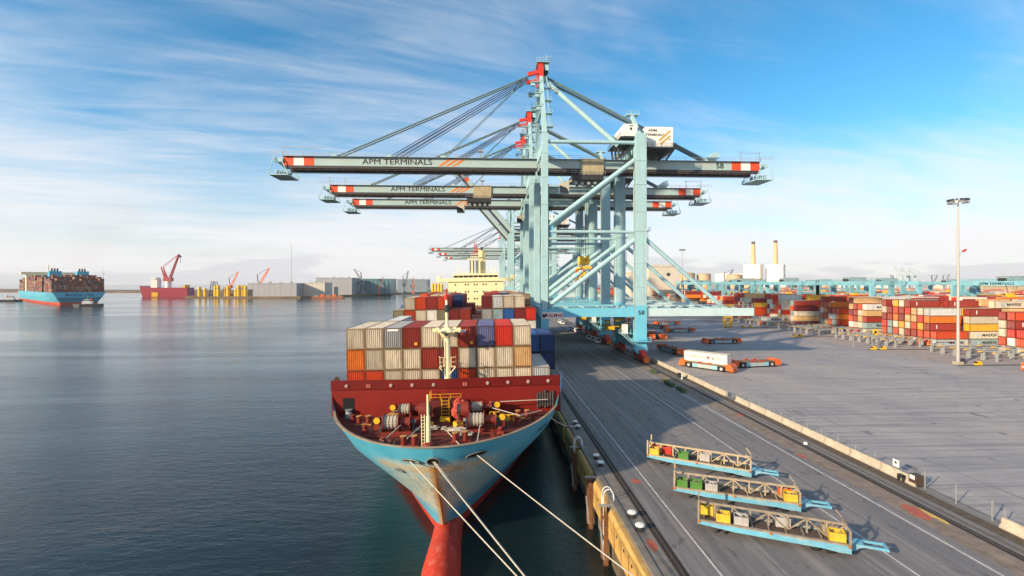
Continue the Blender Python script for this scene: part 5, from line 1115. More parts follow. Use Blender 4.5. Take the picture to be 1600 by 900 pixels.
    MB().box(26.4, 27.0, 0.55, 0.6, 68.6, 69.3).build('window', GLASSD, h2); MB().box(26.2, 27.4, 0.55, 0.6, 69.7, 69.95).build('plate', DARK, h2)
    b = MB(); b.box(23.4, 29.0, -0.2, 15, 66.0, 66.5); b.rail((23.4, -0.2, 66.5), (23.4, 15, 66.5), 1.1, 1.5, 0.08)
    for k in range(4): b.bar((24, 1 + 4 * k, 66), (24.6, 2.5 + 3.4 * k, 61.5), 0.5); b.bar((28, 1 + 4 * k, 66), (24.6, 2.5 + 3.4 * k, 61.5), 0.35)
    b.build('house_platform', DARK, t)
    MB().bar((29.2, 0.2, 67), (29.2, 9.0, 76.2), 0.9).build('stay_prop', CRANE, t)
    b = MB(); b.box(27.4, 31.4, 7.6, 10.0, 75.6, 75.9); b.rail((27.4, 7.6, 75.9), (31.4, 7.6, 75.9), 1.1, 1.2, 0.08); b.build('prop_platform', CRANE, t)
    # waterside boom
    hinge = Vector((-0.4, 0, BZ0 + 1.2))
    holder = t
    before = set(t.children)
    boom_parts(t, UT0 + 2.4 if not raised else -58 + 2.4, -0.6, True, 'waterside'); tip(t, UT0 if not raised else -58, -1)
    if not raised:
        letter('APM TERMINALS', 2.35, BLACKT, t, (-43.2, BV[0] - 0.82, BZ1 - 1.4), FRONT, 1.22, 0.0)
        for k in range(3):
            u = -31.0 + k * 2.1; MB().prism([(u, BZ0 + 1.0), (u + 1.0, BZ0 + 1.0), (u + 4.4, BZ1 - 0.3), (u + 3.2, BZ1 - 0.3)], BV[0] - 0.80, BV[0] - 0.77, 'y').build('stripe', ORANGET, t, fixn=True)
    if raised:
        M = Matrix.Translation(hinge) @ Matrix.Rotation(R(49), 4, 'Y') @ Matrix.Translation(-hinge)
        for o in set(t.children) - before: o.matrix_local = M @ o.matrix_local
        for sg in (-1, 1): MB().tube((LW - 4, 11 + sg * 3, 87.6), tuple(M @ Vector((-40, 11 + sg * 2.7, BZ1))), 0.16, n=6).build('fore_stay', CRANE, t)
    else:
        for sg in (-1, 1):
            for u, r_, n_ in ((-62.5, 0.24, 1), (-46.5, 0.14, 3), (-29.5, 0.12, 1)):
                for k in range(n_): MB().tube((LW - 4.0, 11 + sg * (0.8 + 0.1 * k), 88.0 - 0.55 * k), (u + 2.0 * k * (1 if n_ > 1 else 0), 11 + sg * 1.0, BZ1 + 0.6), r_, n=6).build('fore_stay', mat('stay_blue', (0.07, 0.10, 0.19), 0.5) if n_ == 3 else STAYM, t)
        for u in (-62.5, -46.0, -29.5):
            MB().cbox((u, 11, BZ1 + 0.5), (1.6, 5.2, 1.2)).build('stay_lug', CRANE, t)
        b = MB(); b.bar((-36, 7.4, BZ1), (-36, 7.4, BZ1 + 4.0), 0.12); b.bar((-18, 8, BZ1), (-18, 8, BZ1 + 2.4), 0.5); b.cbox((-18, 8, BZ1 + 2.4), (1.6, 1.4, 0.5)); b.build('boom_mast', STEEL, t)
    return t
def trolley(root, u):
    b = MB(); b.box(u - 4.6, u + 5.0, 6.6, 15.0, BZ0 - 2.8, BZ0 - 1.2); tr = b.build('trolley', DARK, root)
    MB().box(u - 2.0, u + 5.0, 6.9, 14.6, BZ0 - 1.2, BZ1 - 0.6 + 0.9).build('hoist_frame', mat('hoist_tan', (0.40, 0.33, 0.20), 0.6, var=0.2), tr)
    b = MB(); b.box(u - 8.4, u - 5.6, 7.6, 10.4, BZ0 - 6.6, BZ0 - 3.6); b.bar((u - 7, 9, BZ0 - 3.6), (u - 4, 9, BZ0 - 2.4), 0.6); cb = b.build('operator_cabin', mat('cabin_cream', (0.5, 0.45, 0.34), 0.5), tr)
    MB().prism([(u - 8.5, BZ0 - 6.7), (u - 5.6, BZ0 - 6.7), (u - 6.4, BZ0 - 5.2), (u - 8.5, BZ0 - 4.4)], 7.5, 10.5, 'y').build('cabin_glass', GLASSD, cb, fixn=True)
    b = MB(); b.rail((u - 5, 6.4, BZ0 - 1.2), (u + 5.4, 6.4, BZ0 - 1.2), 1.1, 1.2, 0.08); b.build('handrail', STEEL, tr)
    b = MB()
    for k in range(9): b.cbox((u - 3.5 + k, 8 + (k * 3) % 6, BZ0 - 3.4 - 0.2 * (k % 3)), (0.9, 1.1, 0.9))
    b.build('sheave_blocks', STEEL, tr)
def spreader(loc, top, lb, box=None):
    t = thing('container_spreader', loc, lb, 'spreader', 0, 'yellow spreaders hanging from the quay cranes')
    MB().box(-1.1, 1.1, -6.0, 6.0, 0.3, 0.9).build('main_beam', YELLOWP, t)
    for s in (-6.0, 6.0): MB().box(-1.3, 1.3, s - 0.25, s + 0.25, 0.1, 0.8).build('end_beam', YELLOWP, t)
    b = MB(); b.box(-1.5, 1.5, -2.4, 2.4, 1.6, 2.4); b.cbox((0, 0, 3.1), (1.8, 3.4, 1.3)); b.build('head_block', YELLOWP, t)
    for sx in (-1, 1):
        for sy in (-1, 1):
            MB().tube((sx * 1.0, sy * 1.9, 2.4), (sx * 1.0, sy * 1.9, 4.2), 0.5, n=10).build('sheave', YELLOWP, t); MB().tube((sx * 1.0, sy * 1.9, 4.2), (sx * 1.6, sy * 2.2, top - loc[2]), 0.06, n=5).build('hoist_rope', DARK, t)
            MB().prism([(sx * 1.25 - 0.15, -0.75), (sx * 1.25 + 0.15, -0.75), (sx * 1.2 + 0.3, 0.2), (sx * 1.2 - 0.3, 0.2)], sy * 5.9 - 0.2, sy * 5.9 + 0.2, 'y').build('flipper', ORANGEP, t, fixn=True)
            MB().bar((sx * 0.8, sy * 2, 1.6), (sx * 0.9, sy * 3, 0.9), 0.3).build('twist_lock_arm', YELLOWP, t)
    return t
C1 = make_crane(False); C1.location = (XW, 140, 0); C1['label'] = 'nearest and largest light blue gantry crane, numbered, over the ship'
CB = make_crane(True); CB.location = (XW, 328, 0); CB['label'] = 'nearer of the two gantry cranes with raised booms behind the ship bridge'
cl_ = [(182.3, 'second gantry crane from the viewer, boom lowered just under the nearest one'), (213, 'third gantry crane from the viewer, lowest of the three big booms'),
       (512, 'nearest of the three small far cranes with red and white boom tips'), (592, 'middle one of the three small far cranes with red and white tips'), (680, 'farthest small crane with red and white boom tip')]
cr = [dup(C1, (XW, y, 0), None, lb) for y, lb in cl_]
dup(CB, (XW, 381, 0), None, 'farther of the two gantry cranes with raised booms behind the ship bridge')
trolley(C1, 15.0); trolley(cr[0], -19.5); trolley(cr[1], 6)
# signs on the nearest crane
letter('58', 2.3, BLACKT, C1, (UT1 - 15.2, BV[0] - 0.82, BZ1 - 1.45), FRONT, 1.1, 0.03)
letter('58', 1.75, BLACKT, C1, (LL, -1.33, 14.4), FRONT, 1.1, 0.03)
sgn = MB().box(LW - 0.9, LW + 5.2, -1.12, -1.02, 12.7, 14.75).build('sign_board', WHITEP, C1)
letter('KALMAR', 1.35, REDT, sgn, (LW + 2.75, -1.14, 13.7), FRONT, 0.95, 0.03)
MB().prism([(LW - 0.7, 13.1), (LW + 0.1, 13.1), (LW + 0.5, 14.0), (LW + 0.1, 14.4), (LW - 0.1, 13.8), (LW - 0.7, 14.4)], -1.15, -1.125, 'y').build('emblem', BLACKT, sgn, fixn=True)
spreader((30.0, 151, 27.4), BZ0 - 2.8, 'large yellow spreader hanging below the nearest crane')
spreader((37.5, 193, 24.4), BZ0 - 2.8, 'smaller yellow spreader hanging behind the diagonal brace, above a red box')

# ================================================================== THE YARD
# light masts
def light_mast(loc, h, lb, flag=False):
    t = thing('light_mast', (*loc, 0), lb, 'light mast', 0, 'tall light masts in the yard')
    MB().tube((0, 0, 0.8), (0, 0, h), 0.44, 0.18, 14).build('pole', mat('mast_galvanised', (0.42, 0.39, 0.36), 0.45, 0.2, var=0.08, scale=0.4), t, smooth=False)
    MB().box(-0.9, 0.9, -0.9, 0.9, 0, 0.8).build('footing', CONC, t)
    hd = MB(); n = 14
    for i in range(n):
        a, b_ = 2 * math.pi * i / n, 2 * math.pi * (i + 1) / n; hd.bar((2.1 * math.cos(a), 2.1 * math.sin(a), h), (2.1 * math.cos(b_), 2.1 * math.sin(b_), h), 0.16)
        if i % 3 == 0: hd.bar((0.1, 0.1, h - 0.3), (2.1 * math.cos(a), 2.1 * math.sin(a), h), 0.12)
    o = hd.build('head_ring', STEEL, t)
    for i in range(n):
        a = 2 * math.pi * i / n + 0.2
        for dz in (0.0, 0.75): MB().cbox((2.2 * math.cos(a), 2.2 * math.sin(a), h - 0.45 + dz), (0.55, 0.62, 0.4), a).build('floodlight', DARK if dz else STEEL, t)
    if flag:
        MB().bar((0.2, 0, 30.8), (1.6, 0, 32.4), 0.1).build('arm', STEEL, t); MB().tube((1.5, 0, 32.2), (2.4, 0, 32.7), 0.35, 0.25, 8).build('warning_lamp', REDP, t)
    return t
light_mast((133.6, 130.6), 46.5, 'tall light mast standing at the right side of the yard', True)
light_mast((161, 393), 51, 'slim light mast seen above the crane platform')
light_mast((-14, 236 + 330), 40, 'thin light mast left of the ship bridge') if False else None
t = thing('lamp_base_cabinet', (135.6, 131.4, 0), 'grey box at the foot of the tall light mast', 'cabinet')
MB().box(-0.5, 0.5, -0.5, 0.5, 0, 1.5).build('case', DARK, t); MB().box(-0.52, -0.501, -0.2, 0.2, 0.9, 1.3).build('label_plate', WHITEP, t)
# yellow end stops
for (x, y), lb in zip(((137.4, 128.5), (137.0, 160.5), (133.5, 160.5), (131.5, 200.5), (134, 200.5), (132, 243.5), (136, 243.5)), ('beside the tall light mast', 'at the second rail strip, right one', 'at the second rail strip, left one', 'at the third rail strip, left one', 'at the third rail strip, right one', 'at the fourth rail strip, left one', 'at the fourth rail strip, right one')):
    t = thing('rail_end_stop', (x, y, 0), 'yellow rail end stop ' + lb, 'end stop', 0, 'yellow end stops of the stacking crane rails')
    MB().prism([(-0.9, 0.13), (0.9, 0.13), (0.5, 1.2), (-0.2, 1.2)], -0.5, 0.5, 'y').build('body', YELLOWP, t, fixn=True); MB().cbox((-0.65, 0, 0.9), (0.7, 0.7, 0.4)).build('buffer', DARK, t)
# yellow frame standing at the yard edge
t = thing('spreader_stand', (125, 246, 0), 'yellow steel stand with round holes at the yard edge', 'stand')
for z in (0.2, 2.6): MB().box(-2.0, 2.0, -1.2, 1.2, z, z + 0.5).build('frame_ring', YELLOWP, t)
for sx in (-1.7, 1.7):
    for sy in (-1, 1): MB().box(sx - 0.25, sx + 0.25, sy - 0.2, sy + 0.2, 0, 5.2).build('post', YELLOWP, t)
MB().box(-2.0, 2.0, -1.1, 1.1, 5.2, 5.8).build('top_beam', YELLOWP, t); MB().bar((-1.5, -1.1, 0.7), (1.5, -1.1, 2.6), 0.3).build('brace', YELLOWP, t)
# goal-post gauge near the second strip
t = thing('height_gauge', (130.5, 166, 0), 'thin grey goal post frame at the yard edge', 'frame')
for s in (0, 7): MB().box(s - 0.12, s + 0.12, -0.12, 0.12, 0, 5.2).build('post', STEEL, t)
MB().box(-0.12, 7.12, -0.12, 0.12, 5.2, 5.4).build('cross_bar', STEEL, t)
t = thing('round_warning_sign', (139.4, 167, 0), 'round yellow warning sign on a post by the racks', 'sign')
MB().box(-0.1, 0.1, -0.1, 0.1, 0, 4.4).build('post', STEEL, t); MB().tube((0, -0.12, 5.4), (0, -0.22, 5.4), 1.15, n=20).build('disc', YELLOWP, t); MB().tube((0, -0.22, 5.4), (0, -0.25, 5.4), 0.5, n=14).build('dark_centre', DARK, t)
# transfer racks in front of every block
RACKM = mat('rack_grey', (0.30, 0.31, 0.31), 0.55, var=0.15, scale=1.0)
def rack_proto():
    t = thing('transfer_rack', (0, 0, 0), 'x', 'rack', 0, 'grey transfer racks in front of the stacks')
    for sx in (-4.6, 4.6):
        for sy in (-1.85, 1.85):
            MB().prism([(sx - 0.34, 0), (sx + 0.34, 0), (sx + 0.18, 2.5), (sx - 0.18, 2.5)], sy - 0.2, sy + 0.2, 'y').build('leg', RACKM, t, fixn=True)
            MB().cbox((sx + (0.9 if sx > 0 else -0.9), sy, 2.6), (0.8, 0.4, 0.24)).build('guide', YELLOWP if sx < 0 else RACKM, t)
    for sy in (-1.85, 1.85): MB().box(-5.2, 5.2, sy - 0.15, sy + 0.15, 2.5, 2.72).build('side_beam', RACKM, t)
    return t
rk = None
BLK = [(131.6, 157.8, 'block nearest the light mast'), (163.4, 198, 'second yard block'), (203.2, 241, 'third yard block'), (246, 284, 'fourth yard block'), (288.6, 326, 'fifth yard block')]
for bi, (ya, yb, bn) in enumerate(BLK[:4]):
    n = int((yb - ya - 4) / 4.3)
    for k in range(n):
        for xi in range(2):
            x = 150 + xi * 13.6 + (3 if bi == 0 else 0) + (2 if bi > 2 else 0); y = ya + 3.6 + k * 4.3
            if bi == 0 and x > 170: continue
            if rk is None: rk = rack_proto(); o = rk
            else: o = dup(rk)
            o.location = (x, y, 0.004); o['label'] = 'grey rack of the %s, %s row, %s from the viewer' % (bn, 'quay side' if xi == 0 else 'inner', ORD[k + 1])
# stacked containers: the ones that show largest singly, the rest of each block as one mass
YP = ['rust red', 'rust red', 'bright red', 'orange red', 'maroon', 'cream', 'cream', 'cream', 'cream', 'tan', 'tan', 'pale grey', 'white', 'teal grey', 'orange', 'rust red', 'yellow', 'orange red', 'orange red', 'bright red', 'cream', 'rust red', 'rust red', 'maroon', 'teal grey']
XB0, XP, YPI, TZ = 170.5, 12.6, 2.75, 2.75
mass = MB(); MCOL = sorted(CC)
def mass_add(c, x, y, z):
    mass.m(MCOL.index(c)).box(x - CL / 2, x + CL / 2, y - CW / 2, y + CW / 2, z + 0.03, z + TZ - 0.03)
YTIER = 2.75; YSC = Matrix.Diagonal((1, 1, YTIER / CH * 0.99, 1))
SPEC = {(0, 6, 0): ['pale grey', 'cream', 'cream', 'tan', 'pale grey'], (0, 7, 0): ['cream', 'cream', 'cream', 'cream', 'cream'], (0, 8, 0): ['cream', 'cream', 'khaki', 'cream', 'cream']}
def yard_h(bi, r_, xb):
    q = random.Random('h%d-%d-%d' % (bi, r_ // (1 if bi % 2 else 2), xb))
    return q.choice([0, 2, 3, 4, 5, 5, 6, 6, 6]) if xb > 0 else q.choice([0, 2, 4, 5, 5, 6, 6])
MAXI = 185; cnt = 0
for bi, (ya, yb, bn) in enumerate(BLK + [(330.5, 368, ''), (372.5, 410, ''), (414.5, 454, ''), (458.5, 498, ''), (502.5, 543, ''), (548, 588, ''), (592, 632, ''), (636, 676, ''), (690, 730, ''), (740, 780, '')]):
    nr = int((yb - ya - 7) / YPI); x0 = XB0 + (4 if bi == 0 else (-2 if bi == 1 else 2 * (bi % 3)))
    for r_ in range(nr):
        y = ya + 4.5 + r_ * YPI
        for xb in range(16 if bi < 3 else 34):
            x = x0 + xb * XP
            if (x - 6) / (y + 0.048 * x) > 1.16: continue                # beyond the right edge of the view
            h = yard_h(bi, r_, xb)
            if bi == 0: h = 5 if r_ > 3 else 3
            hs = yard_h(bi, r_ - 1, xb) if r_ > 0 else 0
            if bi == 0: hs = 5 if r_ > 4 else (3 if r_ > 0 else 0)
            hw = (5 if bi == 0 and r_ > 3 else yard_h(bi, r_, xb - 1)) if xb > 0 else 0
            cs = SPEC.get((bi, r_, xb))
            for t in range(h):
                q = random.Random('k%d-%d-%d-%d' % (bi, r_, xb, t)); c = cs[t % len(cs)] if cs else q.choice(YP)
                shown = t >= min(hs, hw) or t == h - 1
                if bi > 5 and t < h - 2: continue
                if not shown: continue
                z = 0.03 + t * YTIER
                if bi < 4 and (t >= min(hs, hw)) and cnt < MAXI and (xb < 2 or (r_ < 2)) and xb < 6:
                    cnt += 1
                    o = container(Matrix.Translation((x, y, z)) @ YSC, c, '%s container, %s, %s tier, %s row, %s from the quay' % (c, bn, ORD[t + 1], ORD[r_ + 1], ORD[xb + 1]), 'stacked containers in the yard', ME_MID if bi < 2 else ME_LO, doors=(xb == 0 and bi < 3), frame=(bi < 2))
                    if c in ('cream', 'white', 'pale grey', 'teal grey', 'grey') and t >= hs and q.random() < 0.75 and bi < 3: maersk(o, 1.5, 1.5)
                    if c == 'rust red' and t >= hs and bi < 2: MB().box(-3.6, -3.3, -CW / 2 - 0.02, -CW / 2 + 0.02, 0.8, 2.2).build('placard', WHITET, o)
                else: mass_add(c, x, y, z)
o = mass.build('distant_containers', [CM[c] for c in MCOL], kind='stuff'); o['label'] = 'mass of red, cream and orange boxes in the far yard stacks'; o['category'] = 'containers'
# automated stacking cranes over the blocks
ASC = mat('stacker_blue', (0.17, 0.40, 0.48), 0.5, var=0.2, scale=0.3, rand=0.22, stain=(0.30, 0.33, 0.30), stain_amt=0.4)
def asc(loc, span, lb, text=False):
    t = thing('stacking_crane', (loc[0], loc[1], 0), lb, 'stacking crane', 0, 'light blue stacking cranes over the yard blocks')
    for du in (-4.5, 4.5):
        MB().box(du - 0.9, du + 0.9, -1.5, span + 1.5, 22.0, 24.3).build('girder', ASC, t)
        b = MB(); b.rail((du - 0.9, -1.5, 24.3), (du - 0.9, span + 1.5, 24.3), 1.1, 2.4, 0.09); b.build('handrail', ASC, t)
    for v in (0.0, span):
        for du in (-5.2, 5.2):
            MB().prism([(du - 1.3, 22.0), (du + 1.3, 22.0), (du * 1.15 + 0.8, 2.2), (du * 1.15 - 0.8, 2.2)], v - 0.7, v + 0.7, 'y').build('leg', ASC, t, fixn=True)
        MB().box(-8.5, 8.5, v - 0.6, v + 0.6, 1.0, 2.2).build('sill_beam', ASC, t)
        for k in (-7, -4.8, 4.8, 7): MB().tube((k, v - 0.3, 0.6), (k, v + 0.3, 0.6), 0.5, n=10).build('wheel', DARK, t)
        MB().bar((-4.4, v, 4), (4.4, v, 18), 0.5).build('brace', ASC, t)
        MB().box(-3.6, 3.6, v - 0.5, v + 0.5, 16.6, 17.8).build('tie_beam', ASC, t)
    ty = span * 0.45
    tr = MB().box(-4.6, 4.6, ty - 3, ty + 3, 24.35, 26.6).build('trolley', mat('stacker_house', (0.22, 0.30, 0.32), 0.5, var=0.25), t)
    MB().box(-6.0, -4.7, ty - 2, ty + 1, 24.4, 25.6).build('cabinet', DARK, tr)
    s = MB(); s.box(-6, 6, ty - 0.6, ty + 0.6, 15.6, 16.2).box(-6, -5.5, ty - 1.2, ty + 1.2, 15.4, 16.1).box(5.5, 6, ty - 1.2, ty + 1.2, 15.4, 16.1).box(-1.6, 1.6, ty - 1, ty + 1, 16.2, 17.6); s.build('spreader', YELLOWP, t)
    b = MB()
    for sx in (-1.4, 1.4): b.bar((sx, ty, 17.6), (sx * 2.2, ty, 23), 0.1)
    b.build('hoist_ropes', DARK, t)
    if text: letter('APM TERMINALS', 1.7, BLACKT, t, (-5.45, span * 0.5, 22.9), (R(90), 0, R(-90)), 1.3, 0.02)
    return t
near_l = {1: 'second', 2: 'third', 3: 'fourth', 4: 'fifth', 5: 'sixth', 6: 'seventh', 7: 'eighth', 8: 'ninth', 9: 'tenth'}
for bi, xs_l in ((2, (252,)), (3, (207, 300)), (4, (196, 262)), (5, (190, 300)), (6, (205, 280, 390)), (7, (188, 250)), (8, (200, 330)), (9, (195, 240, 420))):
    a, b_ = STRIPY[bi], STRIPY[bi + 1]
    for k, x in enumerate(xs_l):
        asc((x, a), b_ - a, 'light blue stacking crane over the %s yard block, %s from the quay' % (near_l.get(bi, 'far'), ORD[k + 1]), text=(bi == 2))

# ================================================================== FAR RIGHT: sheds, power station
def shed(name, x0, x1, y0, y1, z0, z1, m, lb, cat='building', roof=None, parts=(), gm=None, rz=0.0):
    t = thing(name, ((x0 + x1) / 2, (y0 + y1) / 2, z0), lb, cat, rz)
    hx, hy, h = (x1 - x0) / 2, (y1 - y0) / 2, z1 - z0
    MB().box(-hx, hx, -hy, hy, 0, h).build('wall', m, t)
    MB().box(-hx - 0.6, hx + 0.6, -hy - 0.6, hy + 0.6, h + 0.01, h + max(0.8, h * 0.05)).build('roof', roof or m, t)
    if name == 'quay_shed':
        for k in range(1, 9): MB().box(-hx + k * hx / 4.5 - 0.2, -hx + k * hx / 4.5 + 0.2, -hy - 0.12, -hy, 0.5, h).build('cladding_joint', CLADB, t)
        for k in range(4): MB().box(-hx * 0.8 + k * hx * 0.45, -hx * 0.8 + k * hx * 0.45 + 4, -3, 3, h + 1.3, h + 3.2 + (k % 2)).build('roof_vent', STEEL, t)
    for (a, b_, c, d) in parts: MB().box(a, b_, -hy - 0.25, -hy + 0.1, c, d).build('opening', gm or DARK, t)
    return t
CLAD = mat('pale_cladding', (0.58, 0.53, 0.44), 0.6, var=0.06, scale=0.2, stain=(0.45, 0.40, 0.32), stain_amt=0.3, stain_scale=(0.3, 0.3, 0.02))
CLADG = mat('grey_cladding', (0.33, 0.335, 0.36), 0.6, var=0.05, scale=0.1, stain=(0.27, 0.27, 0.29), stain_amt=0.4, stain_scale=(0.5, 0.5, 0.02))
CLADB = mat('blue_grey_cladding', (0.20, 0.25, 0.29), 0.5, var=0.08, scale=0.1)
GLASSG = mat('green_glass', (0.10, 0.22, 0.25), 0.2, var=0.2, scale=0.3)
shed('storage_building', 166, 196, 492, 540, 0, 40.5, CLAD, 'tall pale storage building behind the crane platform', parts=((4, 7.5, 31, 34),))
shed('storage_building', 150, 165.4, 500, 545, 0, 34, CLAD, 'lower pale annexe left of the tall storage building', parts=((-4, -1, 25, 28),))
TANK = mat('tank_tan', (0.50, 0.38, 0.24), 0.6, var=0.12)
for (x, y, r_, h, lb) in ((268, 640, 11, 38, 'tan round tank right of the storage building'), (292, 640, 9, 37, 'second tan round tank right of the storage building'), (340, 650, 10, 36, 'tan tank standing alone behind the slim light mast'), (390, 700, 16, 31, 'white low tank beyond the yard')):
    t = thing('storage_tank', (x, y, 0), lb, 'tank', 0, 'storage tanks behind the yard')
    MB().lathe((0, 0, 0), [(r_, 0), (r_, h - 2), (r_ * 0.98, h - 1), (r_ * 0.5, h)], 24).build('shell', TANK if 'tan' in lb else WHITEP, t); MB().lathe((0, 0, 0), [(r_ + 0.3, h - 2.2), (r_ + 0.3, h - 1.8)], 24).build('top_ring', STEEL, t)
CHIM = mat('chimney_tan', (0.62, 0.42, 0.22), 0.7, var=0.1)
PLW = mat('power_station_white', (0.85, 0.78, 0.64), 0.6, var=0.03)
for x0, x1, y, cx, ch, lb in ((802, 848, 1440, 825, 154, 'left boiler house and chimney of the power station'), (870, 918, 1436, 894, 158, 'right boiler house and chimney of the power station')):
    t = shed('power_station', x0, x1, y, y + 44, 0, 78, PLW, lb, parts=(), rz=R(-40))
    hx = cx - (x0 + x1) / 2
    MB().tube((hx, 0, 78), (hx, 0, ch - 8), 7.0, 5.2, 18).build('chimney', CHIM, t); MB().tube((hx, 0, ch - 8), (hx, 0, ch), 5.3, 5.1, 18).build('chimney_top', mat('chimney_soot', (0.10, 0.075, 0.06), 0.8), t)
    for k in range(6): MB().box(-22 + k * 8, -18 + k * 8, -22.6, -22.1, 70, 74).build('louvre', STEEL, t)
shed('boiler_annexe', 852, 866, 1490, 1510, 0, 50, TANK, 'brown annexe between the two white boiler houses')
shed('turbine_hall', 740, 800, 1480, 1540, 0, 52, PLW, 'low white hall left of the power station')
# far quayside cranes and low buildings along the right horizon
def small_crane(loc, h, reach, ang, m, lb, tower=False):
    t = thing('harbour_crane', loc, lb, 'crane', rnd.uniform(-0.4, 0.4), 'small cranes on the skyline')
    w = h * 0.05
    MB().box(-w * 2, w * 2, -w * 2, w * 2, 0, h * 0.12).build('base', m, t)
    MB().bar((0, 0, h * 0.1), (0, 0, h * 0.5), w * 1.2, w * 1.2).build('tower', m, t)
    MB().box(-w * 2.4, w * 1.6, -w * 1.6, w * 1.6, h * 0.36, h * 0.5).build('machine_house', m, t)
    a = R(ang); p, q = Vector((w, 0, h * 0.46)), Vector((w + reach * math.cos(a), 0, h * 0.46 + reach * math.sin(a)))
    j = MB(); n_ = Vector((-math.sin(a), 0, math.cos(a))) * w * 0.9
    for s in (-1, 1): j.bar(p + n_ * s, q + n_ * s * 0.2, w * 0.45)
    for k in range(9): j.bar(p.lerp(q, k / 9) + n_ * (1 - 0.8 * k / 9), p.lerp(q, (k + 1) / 9) - n_ * (1 - 0.8 * (k + 1) / 9), w * 0.28)
    j.build('jib', m, t)
    MB().bar((-w, 0, h * 0.85), q, w * 0.22).bar((0, 0, h * 0.5), (-w, 0, h * 0.85), w * 0.5).build('pendant', DARK, t)
    return t
GREYC = mat('far_crane_grey', (0.20, 0.22, 0.25), 0.6); PALEC = mat('far_crane_pale', (0.48, 0.58, 0.60), 0.6); FREDC = mat('far_crane_red', (0.52, 0.16, 0.10), 0.6)
small_crane((668, 1330, 0), 62, 44, 52, GREYC, 'grey jib crane left of the power station', False)
for k, x in enumerate((860, 880, 903)):
    t = thing('far_gantry_crane', (x * 1.12, 1085 + k * 8, 0), 'pale raised far gantry crane on the right skyline, %s from the left' % ORD[k + 1], 'crane', 0, 'pale gantry cranes on the right skyline')
    for s in (-7, 7): MB().box(s - 1.4, s + 1.4, -1.4, 1.4, 0, 44).build('leg', PALEC, t)
    MB().box(-9, 26, -1.6, 1.6, 42, 45).build('girder', PALEC, t); MB().bar((-7, 0, 44), (-12 + k, 0, 68 - 4 * k), 2.2).build('raised_boom', PALEC, t); MB().bar((7, 0, 45), (-9, 0, 60), 1.0).build('stay', PALEC, t); MB().bar((26, 0, 45), (-8, 0, 62), 0.8).build('back_stay', PALEC, t)
for k, (x, y, a) in enumerate(((1080, 1120, 60), (1115, 1125, 70), (1010, 1150, 120))):
    small_crane((x, y, 0), 50, 24, a, GREYC, 'small dark jib crane on the right skyline, %s from the left' % ORD[k + 1])
LOWB = [(300, 420, 900, 940, 17), (440, 520, 950, 990, 24), (560, 700, 1100, 1140, 26), (940, 1120, 1300, 1340, 30), (1160, 1300, 1150, 1200, 22), (1380, 1600, 1500, 1560, 25), (640, 720, 820, 850, 20), (820, 930, 760, 800, 18)]
for k, (x0, x1, y0, y1, h) in enumerate(LOWB):
    shed('industrial_shed', x0, x1, y0, y1, 0, h, (CLAD, CLADG, WHITEP, TANK)[k % 4], '%s industrial shed along the right horizon, %s counting from the left' % (('pale', 'grey', 'white', 'tan')[k % 4], ORD[k + 1]), parts=tuple((-30 + 14 * q, -24 + 14 * q, 4, 9) for q in range(4)))
FOL = mat('far_tree_belt', (0.045, 0.055, 0.025), 0.9, var=0.5, scale=0.05)
tb = MB(); r4 = random.Random(12)
for k in range(420):
    x = 500 + k * 9 + r4.uniform(-4, 4); y = 2100 + r4.uniform(-60, 60); h = r4.uniform(10, 22); tb.lathe((x, y, 0), [(r4.uniform(3, 5), 0), (r4.uniform(7, 10), h * 0.4), (r4.uniform(4, 7), h * 0.8), (1, h)], 7)
o = tb.build('far_tree_belt', FOL, kind='stuff')

# ================================================================== FAR LEFT: ship, shore
hd_ = Vector((-0.75, 0.66, 0)).normalized(); ang = math.atan2(hd_.y, hd_.x)
fs = thing('distant_container_ship', (-565, 690, -6), 'huge blue container ship far left, seen from its stern quarter', 'ship', ang)
fb = MB(); st = [(0, 27.5, 20.5), (14, 29.5, 23.5), (60, 29.5, 27), (300, 29.5, 27), (345, 24, 25), (375, 14, 16), (392, 4, 5), (398, 0.3, 0.4)]
zs = [(0.0, 0), (3.2, 0), (3.2, 1), (9, 0.6), (17.0, 1)]
for sg in (-1, 1):
    vs = []; 
    for x, bt, bb_ in st:
        for z, w_ in ((-1, 0.92), (3.4, 0.97), (10, None), (17, None)):
            hb_ = bb_ * w_ if w_ else bb_ + (bt - bb_) * ((z - 3.4) / 13.6); off = (-6.5 if x == 0 and z > 9 else (-2 if x == 0 else (0.25 * z if x > 390 else 0)))
            vs.append((x + off, sg * hb_, z))
    up, lo = [], []
    for i in range(len(st) - 1):
        for j in range(3):
            q = (i * 4 + j, (i + 1) * 4 + j, (i + 1) * 4 + j + 1, i * 4 + j + 1)
            (lo if j == 0 else up).append(q if sg < 0 else q[::-1])
    fb.m(0).add(vs, up); fb.m(1).add(vs, lo)
    if sg < 0: vL = vs[:4]
    else: vR = vs[:4]
fb.m(0).add(vL + vR, [(1, 2, 6, 5), (2, 3, 7, 6)]); fb.m(1).add(vL + vR, [(0, 1, 5, 4)])
MAEB = mat('distant_hull_blue', (0.10, 0.42, 0.58), 0.5, var=0.05); BOOT2 = mat('distant_boot_red', (0.5, 0.07, 0.03), 0.6, var=0.1)
fb.build('hull', [MAEB, BOOT2], fs, fixn=True)
MB().box(-4, 385, -24, 24, 16.3, 16.9).build('deck', DECKRED, fs)
